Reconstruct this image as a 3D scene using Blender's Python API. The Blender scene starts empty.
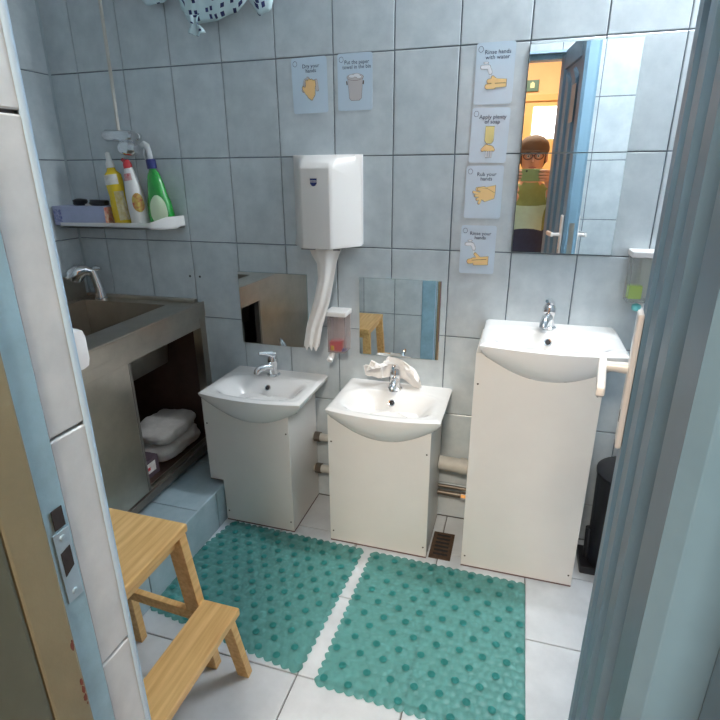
import bpy, bmesh, math, random
from math import sin, cos, pi, radians as rad
from mathutils import Vector, Matrix, noise
random.seed(7)
SC = bpy.context.scene
COL = SC.collection

# ---------------------------------------------------------------- camera
FPX = 520.6
CAM = Vector((1.4231, -1.7782, 1.3012))
R0 = Vector((0.95751573, 0.28831862, -0.00599954))      # camera right
R1 = Vector((0.0924736, -0.32668058, -0.94060004))      # camera down
R2 = Vector((-0.27315243, 0.90008454, -0.33946366))     # camera forward
cd = bpy.data.cameras.new('camera'); cam = bpy.data.objects.new('camera', cd); COL.objects.link(cam)
cd.sensor_width = 36; cd.lens = FPX / 720 * 36; cd.clip_start = 0.005; cd.clip_end = 60
up = -R1; back = -R2
cam.matrix_world = Matrix(((R0.x, up.x, back.x, CAM.x), (R0.y, up.y, back.y, CAM.y), (R0.z, up.z, back.z, CAM.z), (0, 0, 0, 1)))
SC.camera = cam

def at(u, v, axis, val):
    """pixel of the 720 frame -> point where its line of sight meets the plane axis = val"""
    d = R0 * ((u - 360) / FPX) + R1 * ((v - 360) / FPX) + R2
    return CAM + d * ((val - CAM[axis]) / d[axis])

# ---------------------------------------------------------------- world, view
w = bpy.data.worlds.new('world'); SC.world = w; w.use_nodes = True
w.node_tree.nodes['Background'].inputs[0].default_value = (.55, .62, .7, 1)
w.node_tree.nodes['Background'].inputs[1].default_value = .25
SC.view_settings.view_transform = 'Standard'; SC.view_settings.look = 'None'
SC.view_settings.gamma = 1; SC.view_settings.use_curve_mapping = False
SC.view_settings.exposure = 0.56
LAMP_POS = (1.92, -.13); LAMP_EMIT = 210
HALL_POWER = 60

# ---------------------------------------------------------------- materials
MATS = {}
def mat(name, col, rough=.5, metal=0, noise_amt=0, noise_scale=8, col2=None, bump=0, bump_scale=60, rnd=0, spec=.5, emit=0, trans=0, alpha=1, coat=0):
    if name in MATS: return MATS[name]
    m = bpy.data.materials.new(name); m.use_nodes = True; MATS[name] = m
    nt = m.node_tree; p = nt.nodes['Principled BSDF']; L = nt.links
    p.inputs['Roughness'].default_value = rough; p.inputs['Metallic'].default_value = metal
    p.inputs['Specular IOR Level'].default_value = spec
    p.inputs['Transmission Weight'].default_value = trans; p.inputs['Alpha'].default_value = alpha
    p.inputs['Coat Weight'].default_value = coat
    c = (*col, 1)
    p.inputs['Base Color'].default_value = c
    if emit:
        p.inputs['Emission Color'].default_value = c; p.inputs['Emission Strength'].default_value = emit
    tc = nt.nodes.new('ShaderNodeTexCoord'); oi = nt.nodes.new('ShaderNodeObjectInfo')
    vec = nt.nodes.new('ShaderNodeVectorMath'); vec.operation = 'ADD'
    L.new(tc.outputs['Object'], vec.inputs[0]); L.new(oi.outputs['Location'], vec.inputs[1])
    out = None
    if noise_amt or col2:
        n = nt.nodes.new('ShaderNodeTexNoise'); n.inputs['Scale'].default_value = noise_scale; n.inputs['Detail'].default_value = 5
        n.inputs['Roughness'].default_value = .62
        L.new(vec.outputs[0], n.inputs['Vector'])
        cr = nt.nodes.new('ShaderNodeValToRGB'); cr.color_ramp.elements[0].position = .33; cr.color_ramp.elements[1].position = .68
        c2 = col2 or tuple(max(0, x * (1 - noise_amt)) for x in col)
        cr.color_ramp.elements[0].color = (*c2, 1); cr.color_ramp.elements[1].color = c
        L.new(n.outputs['Fac'], cr.inputs[0]); out = cr.outputs[0]
    if rnd:
        hs = nt.nodes.new('ShaderNodeHueSaturation'); mr = nt.nodes.new('ShaderNodeMapRange')
        mr.inputs['To Min'].default_value = 1 - rnd; mr.inputs['To Max'].default_value = 1 + rnd
        L.new(oi.outputs['Random'], mr.inputs['Value']); L.new(mr.outputs[0], hs.inputs['Value'])
        if out: L.new(out, hs.inputs['Color'])
        else: hs.inputs['Color'].default_value = c
        out = hs.outputs[0]
    if out: L.new(out, p.inputs['Base Color'])
    if bump:
        n2 = nt.nodes.new('ShaderNodeTexNoise'); n2.inputs['Scale'].default_value = bump_scale; n2.inputs['Detail'].default_value = 3
        L.new(vec.outputs[0], n2.inputs['Vector'])
        b = nt.nodes.new('ShaderNodeBump'); b.inputs['Strength'].default_value = bump; b.inputs['Distance'].default_value = .002
        L.new(n2.outputs['Fac'], b.inputs['Height']); L.new(b.outputs[0], p.inputs['Normal'])
    return m

TILE = mat('wall tile glaze', (.61, .67, .70), .22, col2=(.49, .555, .595), noise_scale=13, bump=.15, bump_scale=25, rnd=.035)
GROUT = mat('dark grout', (.20, .245, .30), .85, noise_amt=.3, noise_scale=40)
FTILE = mat('floor tile glaze', (.60, .63, .66), .35, col2=(.50, .53, .56), noise_scale=9, bump=.12, bump_scale=30, rnd=.03)
FGROUT = mat('floor grout', (.22, .22, .22), .9, noise_amt=.35, noise_scale=30)
PTILE = mat('plinth tile glaze', (.42, .54, .60), .25, col2=(.34, .46, .52), noise_scale=12, rnd=.03)
CERAMIC = mat('white ceramic', (.86, .85, .84), .12, spec=.6, coat=.4)
LAMINATE = mat('white laminate', (.80, .78, .75), .38, noise_amt=.04, noise_scale=6)
EDGE = mat('raw edge with gap shade', (.16, .09, .09), .9)  # raw edge, with the shadow gap under the cabinets put into the colour
CHROME = mat('chrome', (.82, .83, .85), .08, 1)
DARK = mat('dark hole', (.02, .018, .02), .7)
SCREW = mat('screw head', (.10, .08, .07), .5, .6)
STEEL = mat('brushed stainless steel', (.55, .50, .43), .34, 1, noise_amt=.22, noise_scale=7, bump=.1, bump_scale=180)
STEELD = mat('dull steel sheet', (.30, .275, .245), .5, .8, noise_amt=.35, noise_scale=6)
SHELFD = mat('dark brown shelf sheet', (.12, .07, .055), .55, .3, noise_amt=.4, noise_scale=9)  # darker and browner than the outer steel
MIRROR = mat('mirror silver', (.93, .95, .95), .01, 1)
MEDGE = mat('mirror glass edge', (.35, .45, .45), .2)
PLASTIC = mat('white plastic', (.84, .83, .82), .3)
PLASTIC2 = mat('white enamel', (.83, .80, .77), .3, coat=.3)
PAPER = mat('paper towel', (.88, .86, .84), .9, bump=.5, bump_scale=260)
BLUE = mat('grey blue gloss paint', (.185, .315, .42), .45, noise_amt=.14, noise_scale=5, bump=.1, bump_scale=35, spec=.35)
LBLUE = mat('light blue paint', (.30, .50, .62), .4, noise_amt=.22, noise_scale=18, bump=.3, bump_scale=60)
TRIM = mat('pale blue corner bead', (.38, .55, .72), .4)
KHAKI = mat('khaki paint', (.22, .205, .13), .55, noise_amt=.15, noise_scale=14, bump=.2, bump_scale=80)
KHAKID = mat('dark olive casing', (.10, .115, .085), .6, noise_amt=.2, noise_scale=10)  # darker and greener than the khaki faces beside it
RUST = mat('rust red chip', (.13, .035, .025), .8)
BRASS = mat('painted strike metal', (.36, .50, .60), .35, .3)
PIPEW = mat('white painted pipe', (.62, .60, .55), .5, noise_amt=.2, noise_scale=12)
PIPED = mat('dull metal pipe', (.20, .17, .14), .4, .7, noise_amt=.3, noise_scale=20)
GRATE = mat('rusty drain grate', (.16, .10, .065), .6, .5, noise_amt=.5, noise_scale=40)
BLACK = mat('black plastic', (.012, .012, .015), .35)
ORANGE = mat('warm orange wall paint', (.74, .45, .22), .75, noise_amt=.06)
HFLOOR = mat('hall floor', (.34, .27, .20), .6, noise_amt=.15)
CEIL = mat('white ceiling paint', (.78, .79, .80), .9)
NAVY = mat('navy lettering', (.05, .07, .14), .6)
CARD = mat('laminated pale blue card', (.60, .73, .84), .16, noise_amt=.06, noise_scale=5, coat=.5)
HANDC = mat('drawn hand yellow', (.92, .62, .28), .5)
INK = mat('brown ink', (.12, .07, .05), .6)
GREYD = mat('drawn grey', (.56, .53, .54), .5)
WHITED = mat('drawn white', (.78, .80, .84), .5)
SOAPC = mat('drawn soap yellow', (.85, .68, .28), .5)
YEL = mat('yellow bottle plastic', (.80, .58, .03), .25)
RED = mat('red plastic', (.62, .04, .05), .35)
GREEN = mat('clear green plastic', (.02, .42, .05), .12, trans=.25, coat=.5)
LGREEN = mat('pale green label', (.62, .76, .52), .5)
NAVYP = mat('navy plastic', (.02, .03, .16), .35)
BOXM = mat('pale violet cardboard', (.40, .44, .62), .6, noise_amt=.1, noise_scale=20)
LABEL = mat('printed label', (.75, .72, .55), .5, col2=(.55, .42, .12), noise_scale=45)
LABELW = mat('white printed label', (.80, .80, .78), .5, col2=(.65, .6, .55), noise_scale=60)
CLEAR = mat('clear plastic', (.85, .88, .88), .12, trans=.9, alpha=.55)
TEALP = mat('teal plastic', (.15, .52, .52), .3)
LIME = mat('lime plastic', (.52, .72, .10), .35)
PURPLE = mat('purple paint', (.10, .05, .24), .5)
PINK = mat('pink paint', (.70, .32, .42), .5)
VIOLET = mat('violet paint', (.13, .12, .42), .5)
SKIN = mat('skin', (.62, .35, .24), .5, noise_amt=.06)
SHIRT = mat('pale green knit', (.50, .70, .58), .85, noise_amt=.1, noise_scale=25, bump=.4, bump_scale=150)
OLIVE = mat('olive green knit', (.24, .32, .13), .85, noise_amt=.1, noise_scale=25)
JEANS = mat('navy denim', (.035, .05, .11), .85, noise_amt=.15, noise_scale=40)
CAPM = mat('brown wool cap', (.13, .085, .055), .9, bump=.5, bump_scale=150)
BAG = mat('crinkled white plastic film', (.66, .63, .60), .35, noise_amt=.25, noise_scale=18, bump=.9, bump_scale=55)

def wood_mat():
    m = mat('bamboo board', (.74, .47, .19), .42)
    nt = m.node_tree; L = nt.links; p = nt.nodes['Principled BSDF']
    tc = nt.nodes.new('ShaderNodeTexCoord'); mp = nt.nodes.new('ShaderNodeMapping'); mp.inputs['Scale'].default_value = (38, 2.2, 38)
    n = nt.nodes.new('ShaderNodeTexNoise'); n.inputs['Scale'].default_value = 2.2; n.inputs['Detail'].default_value = 4
    cr = nt.nodes.new('ShaderNodeValToRGB'); cr.color_ramp.elements[0].color = (.60, .33, .11, 1); cr.color_ramp.elements[1].color = (.82, .54, .23, 1)
    cr.color_ramp.elements[0].position = .3; cr.color_ramp.elements[1].position = .72
    L.new(tc.outputs['Object'], mp.inputs[0]); L.new(mp.outputs[0], n.inputs['Vector']); L.new(n.outputs['Fac'], cr.inputs[0]); L.new(cr.outputs[0], p.inputs['Base Color'])
    return m
WOOD = wood_mat()

def mat_pvc():
    m = bpy.data.materials.new('translucent teal vinyl'); m.use_nodes = True
    nt = m.node_tree; L = nt.links; p = nt.nodes['Principled BSDF']; o = nt.nodes['Material Output']
    p.inputs['Base Color'].default_value = (.145, .37, .35, 1); p.inputs['Roughness'].default_value = .3
    p.inputs['Coat Weight'].default_value = .1
    t = nt.nodes.new('ShaderNodeBsdfTransparent'); t.inputs[0].default_value = (.45, .76, .73, 1)
    mx = nt.nodes.new('ShaderNodeMixShader'); mx.inputs[0].default_value = .42
    L.new(t.outputs[0], mx.inputs[1]); L.new(p.outputs[0], mx.inputs[2]); L.new(mx.outputs[0], o.inputs[0])
    return m
PVC = mat_pvc()
CUP = mat('dark teal suction cup', (.02, .16, .15), .6, spec=.2)

def mat_squares():
    """pale blue cloth printed with navy squares"""
    m = mat('cloth printed with navy squares', (.58, .74, .78), .8)
    nt = m.node_tree; L = nt.links; p = nt.nodes['Principled BSDF']
    uv = nt.nodes.new('ShaderNodeUVMap')
    v = nt.nodes.new('ShaderNodeTexVoronoi'); v.distance = 'CHEBYCHEV'; v.inputs['Scale'].default_value = 7.5; v.inputs['Randomness'].default_value = .55
    L.new(uv.outputs[0], v.inputs['Vector'])
    cr = nt.nodes.new('ShaderNodeValToRGB'); cr.color_ramp.interpolation = 'CONSTANT'
    cr.color_ramp.elements[0].color = (.02, .03, .13, 1); cr.color_ramp.elements[1].position = .27; cr.color_ramp.elements[1].color = (.60, .76, .80, 1)
    L.new(v.outputs['Distance'], cr.inputs[0]); L.new(cr.outputs[0], p.inputs['Base Color'])
    return m
CLOTH = mat_squares()

# ---------------------------------------------------------------- mesh helpers
class MB:
    def __init__(s): s.v = []; s.f = []
    def add(s, vs, fs):
        o = len(s.v); s.v += [Vector(x) for x in vs]; s.f += [tuple(i + o for i in f) for f in fs]; return s
    def box(s, lo, hi, M=None):
        x0, y0, z0 = lo; x1, y1, z1 = hi
        vs = [Vector(c) for c in ((x0, y0, z0), (x1, y0, z0), (x1, y1, z0), (x0, y1, z0), (x0, y0, z1), (x1, y0, z1), (x1, y1, z1), (x0, y1, z1))]
        if M: vs = [M @ q for q in vs]
        return s.add(vs, [(0, 3, 2, 1), (4, 5, 6, 7), (0, 1, 5, 4), (1, 2, 6, 5), (2, 3, 7, 6), (3, 0, 4, 7)])
    def bar(s, a, b, wx, wy, upv=(0, 0, 1)):
        """rectangular bar from a to b"""
        a, b = Vector(a), Vector(b); d = (b - a).normalized(); u = Vector(upv)
        if abs(d.dot(u)) > .99: u = Vector((1, 0, 0))
        sx = d.cross(u).normalized(); sy = sx.cross(d).normalized()
        vs = [p + sx * (i * wx / 2) + sy * (j * wy / 2) for p in (a, b) for i, j in ((-1, -1), (1, -1), (1, 1), (-1, 1))]
        return s.add(vs, [(0, 1, 2, 3), (4, 7, 6, 5), (0, 4, 5, 1), (1, 5, 6, 2), (2, 6, 7, 3), (3, 7, 4, 0)])
    def tube(s, pts, r, n=12, caps=True):
        pts = [Vector(p) for p in pts]; rs = r if isinstance(r, (list, tuple)) else [r] * len(pts)
        vs = []; fs = []; prev = None
        for i, p in enumerate(pts):
            d = (pts[min(i + 1, len(pts) - 1)] - pts[max(i - 1, 0)]).normalized()
            if prev is None:
                u = Vector((0, 0, 1)) if abs(d.z) < .9 else Vector((1, 0, 0)); a = d.cross(u).normalized()
            else: a = (prev - d * prev.dot(d)).normalized()
            prev = a; b = d.cross(a)
            for k in range(n): vs.append(p + (a * cos(2 * pi * k / n) + b * sin(2 * pi * k / n)) * rs[i])
        for i in range(len(pts) - 1):
            for k in range(n): fs.append((i * n + k, i * n + (k + 1) % n, (i + 1) * n + (k + 1) % n, (i + 1) * n + k))
        if caps: fs.append(tuple(range(n))[::-1]); fs.append(tuple((len(pts) - 1) * n + k for k in range(n)))
        return s.add(vs, fs)
    def lathe(s, prof, c=(0, 0, 0), n=28, sx=1, sy=1, M=None):
        """prof list of (r,z)"""
        c = Vector(c); vs = []; fs = []
        for r, z in prof:
            for k in range(n):
                q = Vector((r * sx * cos(2 * pi * k / n), r * sy * sin(2 * pi * k / n), z))
                vs.append((M @ q if M else q) + c)
        for i in range(len(prof) - 1):
            for k in range(n): fs.append((i * n + k, i * n + (k + 1) % n, (i + 1) * n + (k + 1) % n, (i + 1) * n + k))
        fs.append(tuple(range(n))[::-1]); fs.append(tuple((len(prof) - 1) * n + k for k in range(n)))
        return s.add(vs, fs)
    def prism(s, poly, ext, M=None):
        """poly of (x,y,z) points, extruded by vector ext"""
        n = len(poly); e = Vector(ext); vs = [Vector(p) for p in poly]; vs += [p + e for p in vs]
        if M: vs = [M @ q for q in vs]
        return s.add(vs, [tuple(range(n)), tuple(range(2 * n - 1, n - 1, -1))] + [(i, i + n, (i + 1) % n + n, (i + 1) % n) for i in range(n)])
    def grid(s, f, nu, nv):
        vs = [f(i / nu, j / nv) for j in range(nv + 1) for i in range(nu + 1)]
        return s.add(vs, [(j * (nu + 1) + i, j * (nu + 1) + i + 1, (j + 1) * (nu + 1) + i + 1, (j + 1) * (nu + 1) + i) for j in range(nv) for i in range(nu)])
    def mesh(s, name, m, smooth=False, bevel=0, off=None, recalc=True):
        me = bpy.data.meshes.new(name)
        o = off or Vector((0, 0, 0))
        me.from_pydata([v - o for v in s.v], [], s.f)
        if recalc or bevel:
            bm = bmesh.new(); bm.from_mesh(me)
            if recalc: bmesh.ops.recalc_face_normals(bm, faces=bm.faces)
            if bevel:
                ed = [e for e in bm.edges if len(e.link_faces) == 2 and e.calc_face_angle(0) > .5]
                bmesh.ops.bevel(bm, geom=ed, offset=bevel, segments=2, profile=.6, affect='EDGES', clamp_overlap=True)
            bm.to_mesh(me); bm.free()
        if smooth:
            for q in me.polygons: q.use_smooth = True
            if smooth != 'all':
                me.set_sharp_from_angle(angle=rad(40))
        me.materials.append(m); me.update()
        return me
    def build(s, name, m, parent=None, **k):
        off = world_loc(parent) if parent else Vector((0, 0, 0))
        if parent is None:
            pass
        return link(name, s.mesh(name, m, off=off, **k), parent)

def world_loc(o):
    p = Vector(o.location)
    while o.parent: o = o.parent; p = p + o.location
    return p
def link(name, data, parent=None, loc=(0, 0, 0)):
    o = bpy.data.objects.new(name, data); COL.objects.link(o); o.location = loc
    if parent: o.parent = parent
    return o
def tag(o, label, cat, group=None):
    o['label'] = label; o['category'] = cat
    if group: o['group'] = group
    return o
def thing(name, label, cat, loc, group=None):
    return tag(link(name, None, None, loc), label, cat, group)
def struct(o, label=None):
    o['kind'] = 'structure'
    if label: o['label'] = label
    return o

# ---------------------------------------------------------------- tiles
TC = {}
def tile_mesh(axis, a, b, t, m):
    """a tile a x b with bevelled front, centred; axis gives the front: '-y','+y','+x','-x','+z'"""
    key = (axis, round(a, 4), round(b, 4), m.name)
    if key in TC: return TC[key]
    e = min(.0018, a * .2, b * .2); h = t - .0012
    A, B = a / 2, b / 2
    P = [(-A, -B, 0), (A, -B, 0), (A, B, 0), (-A, B, 0), (-A, -B, h), (A, -B, h), (A, B, h), (-A, B, h), (-A + e, -B + e, t), (A - e, -B + e, t), (A - e, B - e, t), (-A + e, B - e, t)]
    fs = [(3, 2, 1, 0), (8, 9, 10, 11)] + [(i, (i + 1) % 4, (i + 1) % 4 + 4, i + 4) for i in range(4)] + [(i + 4, (i + 1) % 4 + 4, (i + 1) % 4 + 8, i + 8) for i in range(4)]
    T = {'-y': lambda p: (p[0], -p[2], p[1]), '+y': lambda p: (p[0], p[2], p[1]), '+x': lambda p: (p[2], p[0], p[1]), '-x': lambda p: (-p[2], p[0], p[1]), '+z': lambda p: (p[0], p[1], p[2])}[axis]
    mb = MB(); mb.add([T(p) for p in P], fs)
    me = mb.mesh('tile', m); TC[key] = me
    return me
def sub(rects, hole):
    out = []
    for (a0, a1, b0, b1) in rects:
        h0, h1, k0, k1 = hole
        if h0 >= a1 or h1 <= a0 or k0 >= b1 or k1 <= b0: out.append((a0, a1, b0, b1)); continue
        if a0 < h0: out.append((a0, h0, b0, b1))
        if h1 < a1: out.append((h1, a1, b0, b1))
        m0, m1 = max(a0, h0), min(a1, h1)
        if b0 < k0: out.append((m0, m1, b0, k0))
        if k1 < b1: out.append((m0, m1, k1, b1))
    return out
def tiles(parent, axis, plane, ulines, vlines, m, t=.006, gap=.0035, holes=()):
    for i in range(len(ulines) - 1):
        for j in range(len(vlines) - 1):
            rs = [(ulines[i], ulines[i + 1], vlines[j], vlines[j + 1])]
            for h in holes: rs = sub(rs, h)
            for a0, a1, b0, b1 in rs:
                if a1 - a0 < .012 or b1 - b0 < .012: continue
                ca, cb = (a0 + a1) / 2, (b0 + b1) / 2
                loc = {'y': (ca, plane, cb), 'x': (plane, ca, cb), 'z': (ca, cb, plane)}[axis[1]]
                o = link('tile', tile_mesh(axis, a1 - a0 - gap, b1 - b0 - gap, t, m), parent)
                o.location = Vector(loc) - world_loc(parent)
def lines(lo, hi, start, step):
    k = math.ceil((lo - start) / step + 1e-6); out = [lo]
    while start + k * step < hi - 1e-6: out.append(start + k * step); k += 1
    return out + [hi]

# ---------------------------------------------------------------- room shell
XL, XR, YF, ZC = -.33, 2.30, -1.38, 2.45            # left wall, right wall, front wall, ceiling
YO = -1.52                                           # outer face of the front wall
DX0, DX1, DZ = .996, 1.60, 1.87                     # door opening
T = .006                                             # tile thickness: tile face lies on the plane
zl = lines(0, ZC, .152, .3)

o = struct(MB().box((XL - .12, T, 0), (XR + .12, .12, ZC)).build('wall_back', GROUT)); tiles(o, '-y', T, lines(XL, XR, 0, .2), zl, TILE)
o = struct(MB().box((XL - .12, YO, 0), (XL - T, T, ZC)).build('wall_left', GROUT)); tiles(o, '+x', XL - T, lines(YF, 0, 0, .2), zl, TILE)
o = struct(MB().box((XR + T, YO, 0), (XR + .12, T, ZC)).build('wall_right', GROUT)); tiles(o, '-x', XR + T, lines(YF, 0, 0, .2), zl, TILE)
fw = MB().box((XL - T, YO, 0), (DX0 - T, YF - T, ZC)).box((DX1 + .02, YO, 0), (XR + T, YF - T, ZC)).box((DX0 - T, YO, DZ), (DX1 + .02, YF - T, ZC))
o = struct(fw.build('wall_front', GROUT))
tiles(o, '+y', YF - T, lines(XL, XR, .14, .2), zl, TILE, holes=[(DX0, DX1 + .02, -1, DZ)])
tiles(o, '+x', DX0 - T, [YF - .052, YF], zl, TILE, holes=[(-9, 9, DZ, 9)])                 # narrow reveal beside the frame
o = struct(MB().box((XL - .12, -1.60, -.1), (XR + .12, .12, -.008)).build('floor', FGROUT))
tiles(o, '+z', -.008, lines(.40, XR, .045, .3), lines(-1.60, 0, -.22, .3), FTILE, t=.008, gap=.004)
struct(MB().box((XL - .12, YO, ZC), (XR + .12, .12, ZC + .08)).build('ceiling', CEIL))
# raised tiled plinth along the left wall
PX, PZ = .405, .16
o = struct(MB().box((XL, YF, -.008), (PX - T, 0, PZ - T)).build('floor_plinth', GROUT), 'low blue tiled plinth under the steel sink')
tiles(o, '+x', PX - T, lines(YF, 0, -.52, .2), [0, PZ], PTILE)
tiles(o, '+z', PZ - T, lines(XL, PX, PX - .2, .2), lines(YF, 0, -.44, .3), PTILE)
# corner bead on the reveal edge
struct(MB().tube([(DX0 - .001, YF - .001, 0), (DX0 - .001, YF - .001, DZ)], .0045, 10).build('trim_1', TRIM, smooth=True), 'pale blue corner bead on the tiled door reveal')
struct(MB().box((DX0 - .004, YF - .006, DZ - .010), (DX1 + .03, YF + .006, DZ + .002)).build('trim_2', TRIM, bevel=.002), 'blue bead along the top of the doorway')

struct(MB().bar((XL + .002, -.002, PZ), (XL + .002, -.002, ZC), .009, .009, (1, 1, 0)).build('trim_3', mat('pale corner sealant', (.36, .43, .47), .6)), 'pale sealant line in the corner of the tiled walls')
# door frame: latch jamb
jf = struct(link('door_frame', None, None, (DX0, YF - .05, 0)), 'light blue door frame with worn khaki hall side')
jy0 = YF - .052
MB().box((DX0 - T, jy0 - .030, 0), (DX0 + .004, jy0, DZ)).build('latch_jamb', LBLUE, jf, bevel=.0015)
MB().box((DX0 - T, jy0 - .072, 0), (DX0 + .010, jy0 - .0305, DZ)).build('door_stop', KHAKI, jf, bevel=.003)
MB().box((DX0 - .10, jy0 - .125, 0), (DX0 + .0102, jy0 - .0725, DZ - .001)).build('casing', KHAKID, jf, bevel=.004)
MB().box((DX0 - .14, jy0 - .150, 0), (DX0 - .012, jy0 - .1255, DZ + .10)).build('outer_casing', KHAKI, jf, bevel=.006)
MB().box((DX0 - .082, YF + .0003, 0), (DX0 - .001, YF + .005, DZ + .06)).build('room_casing', LBLUE, jf, bevel=.002)
MB().box((DX0, jy0 - .07, DZ - .03), (DX1, jy0, DZ)).build('head_jamb', LBLUE, jf, bevel=.002)
MB().box((DX1 - .012, jy0 - .09, 0), (DX1 + .03, jy0 + .0, DZ)).build('hinge_jamb', BLUE, jf, bevel=.003)
MB().box((DX1 - .035, jy0 - .14, 0), (DX1 + .05, jy0 - .0905, DZ)).build('hinge_casing', BLUE, jf, bevel=.004)
# strike plate with latch and bolt openings
sx = DX0 + .004; yc = jy0 - .013
sp = MB().box((sx, yc - .010, .872), (sx + .0015, yc + .010, .958)).build('strike_plate', BRASS, jf, bevel=.0006)
MB().box((sx + .0012, yc - .006, .962), (sx + .002, yc + .007, .985)).build('bolt_hole', DARK, jf)
MB().prism([(sx + .0012, yc - .006, .905), (sx + .0012, yc + .006, .912), (sx + .0012, yc + .006, .937), (sx + .0012, yc - .006, .934)], (.001, 0, 0)).build('latch_hole', DARK, sp)
for z in (.950, .882):
    MB().lathe([(.0035, 0), (.003, .001), (.001, .0012)], (sx + .0014, yc, z), 12, M=Matrix.Rotation(pi / 2, 3, 'Y')).build('screw', BRASS, sp)
rr = random.Random(3)
for k in range(9):
    z = .60 + .26 * rr.random(); r = .0012 + .0022 * rr.random() ** 2
    pts = [(DX0 + .0102, jy0 - .033 - r * .6 + r * .7 * cos(a) * (.6 + .5 * rr.random()), z + 2 * r * sin(a) * (.6 + .6 * rr.random())) for a in [2 * pi * i / 7 for i in range(7)]]
    MB().prism(pts, (.0005, 0, 0)).build('paint_chip', RUST, jf)

# the open door
HX, HY = 1.553, -1.425
FX, FY = 1.628, -.895
dlen = math.hypot(FX - HX, FY - HY); dang = math.atan2(FY - HY, FX - HX)
DH = 1.845; DT = .04
door = struct(link('door_1', None, None, (HX, HY, .012)), 'grey blue panelled door standing open')
door.rotation_euler.z = dang          # local x runs from hinge to free edge; local +y is the face towards the opening
def dpart(name, mb, m, parent=None, **k):
    return link(name, mb.mesh(name, m, **k), parent or door)
dpart('door_leaf', MB().box((0, -DT, 0), (dlen, 0, DH)), BLUE, bevel=.002)
S = lambda s: dlen - s
def dpanel(s0, s1, bev, z0, z1, peak, h, name):
    """raised moulded strip with bevelled sides, both door faces"""
    x0, x1 = S(s1), S(s0)
    for sg, yb in ((1, -.0005), (-1, -DT + .0005)):
        base = [(x0, z0), (x1, z0), (x1, z1 - peak), (x0, z1)]
        top = [(x0 + bev, z0 + bev), (x1 - bev, z0 + bev), (x1 - bev, z1 - peak - bev), (x0 + bev, z1 - bev)]
        vs = [(x, yb, z) for x, z in base] + [(x, yb + sg * h, z) for x, z in top]
        dpart(name, MB().add(vs, [(0, 1, 2, 3), (4, 5, 6, 7)] + [(i, (i + 1) % 4, (i + 1) % 4 + 4, i + 4) for i in range(4)]), BLUE)
dpanel(0, .085, .012, 0, DH, 0, .012, 'stile')
dpanel(.085 + .05, .235, .016, .12, DH - .10, .05, .012, 'raised_panel')
dpanel(.285, .375, .016, .12, DH - .10, .05, .012, 'raised_panel')
dpanel(.43, dlen, .012, 0, DH, 0, .012, 'stile')
for sg, yb in ((1, .0), (-1, -DT)):
    a, b = (yb - .0004, yb + .0116) if sg > 0 else (yb - .0116, yb + .0004)
    dpart('rail', MB().box((S(.43), a, DH - .085), (S(.085), b, DH)), BLUE, bevel=.004)
    dpart('rail', MB().box((S(.43), a, 0), (S(.085), b, .10)), BLUE, bevel=.004)
for sg, yb in ((1, .012), (-1, -DT - .012)):          # white handles on long back plates
    hx = S(.052); z0 = .985 - .012
    pl = dpart('handle_plate', MB().box((hx - .019, min(yb, yb + sg * .009), z0 - .10), (hx + .019, max(yb, yb + sg * .009), z0 + .12)), PLASTIC2, bevel=.004)
    y1 = yb + sg * .009
    lv = MB().tube([(hx, y1, z0 + .03), (hx, y1 + sg * .018, z0 + .03), (hx, y1 + sg * .034, z0 + .029)], [.0095, .008, .008], 12)
    dpart('handle_spindle', lv, PLASTIC2, pl, smooth=True)
    lv = MB().prism([(hx + .012, y1 + sg * .030, z0 + .040), (hx + .012, y1 + sg * .030, z0 + .020), (hx - .10, y1 + sg * .030, z0 + .016), (hx - .112, y1 + sg * .030, z0 + .022), (hx - .112, y1 + sg * .030, z0 + .034), (hx - .10, y1 + sg * .030, z0 + .038)], (0, sg * .012, 0))
    dpart('lever', lv, PLASTIC2, pl, bevel=.004)
    dpart('keyhole', MB().box((hx - .003, min(y1 - sg * .001, y1 + sg * .0004), z0 - .06), (hx + .003, max(y1 - sg * .001, y1 + sg * .0004), z0 - .04)), DARK, pl)
dpart('latch_plate', MB().box((dlen - .0005, -.031, .90), (dlen + .001, -.009, 1.06)), STEEL)
dpart('notice', MB().box((S(.20), .0116, 1.50), (S(.12), .0122, 1.66)), mat('beige notice paper', (.62, .46, .36), .8))

# ---------------------------------------------------------------- hall behind the photographer
hy = -4.15
struct(MB().box((-1.2, hy - .1, -.1), (3.4, -1.60, -.004)).build('floor_hall', HFLOOR), 'brown hall floor outside the door')
struct(MB().box((-1.2, hy - .1, 0), (3.4, hy, 2.75)).build('wall_hall', ORANGE), 'orange hall wall behind the photographer')
struct(MB().box((-1.3, hy, 0), (-1.2, YO, 2.75)).build('wall_hall_left', ORANGE))
struct(MB().box((3.4, hy, 0), (3.5, YO, 2.75)).build('wall_hall_right', ORANGE))
struct(MB().box((-1.2, YO - .012, 0), (DX0 - .14, YO, 2.75)).box((DX1 + .05, YO - .012, 0), (3.4, YO, 2.75)).box((DX0 - .14, YO - .012, DZ + .1), (DX1 + .05, YO, 2.75)).build('wall_hall_door', ORANGE))
struct(MB().box((-1.3, hy, 2.75), (3.5, YO - .0, 2.83)).build('ceiling_hall', CEIL))
d2 = struct(link('door_2', None, None, (1.55, hy, 0)), 'wooden hall door with a bright window pane')
MB().box((1.08, hy, 0), (1.14, hy + .05, 2.0)).box((1.96, hy, 0), (2.02, hy + .05, 2.0)).box((1.08, hy, 1.94), (2.02, hy + .05, 2.0)).build('frame', mat('honey wood', (.62, .34, .11), .5), d2, bevel=.004)
MB().box((1.14, hy, 0), (1.96, hy + .03, 1.94)).build('leaf', mat('orange wood door', (.66, .38, .13), .5, noise_amt=.1), d2)
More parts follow.
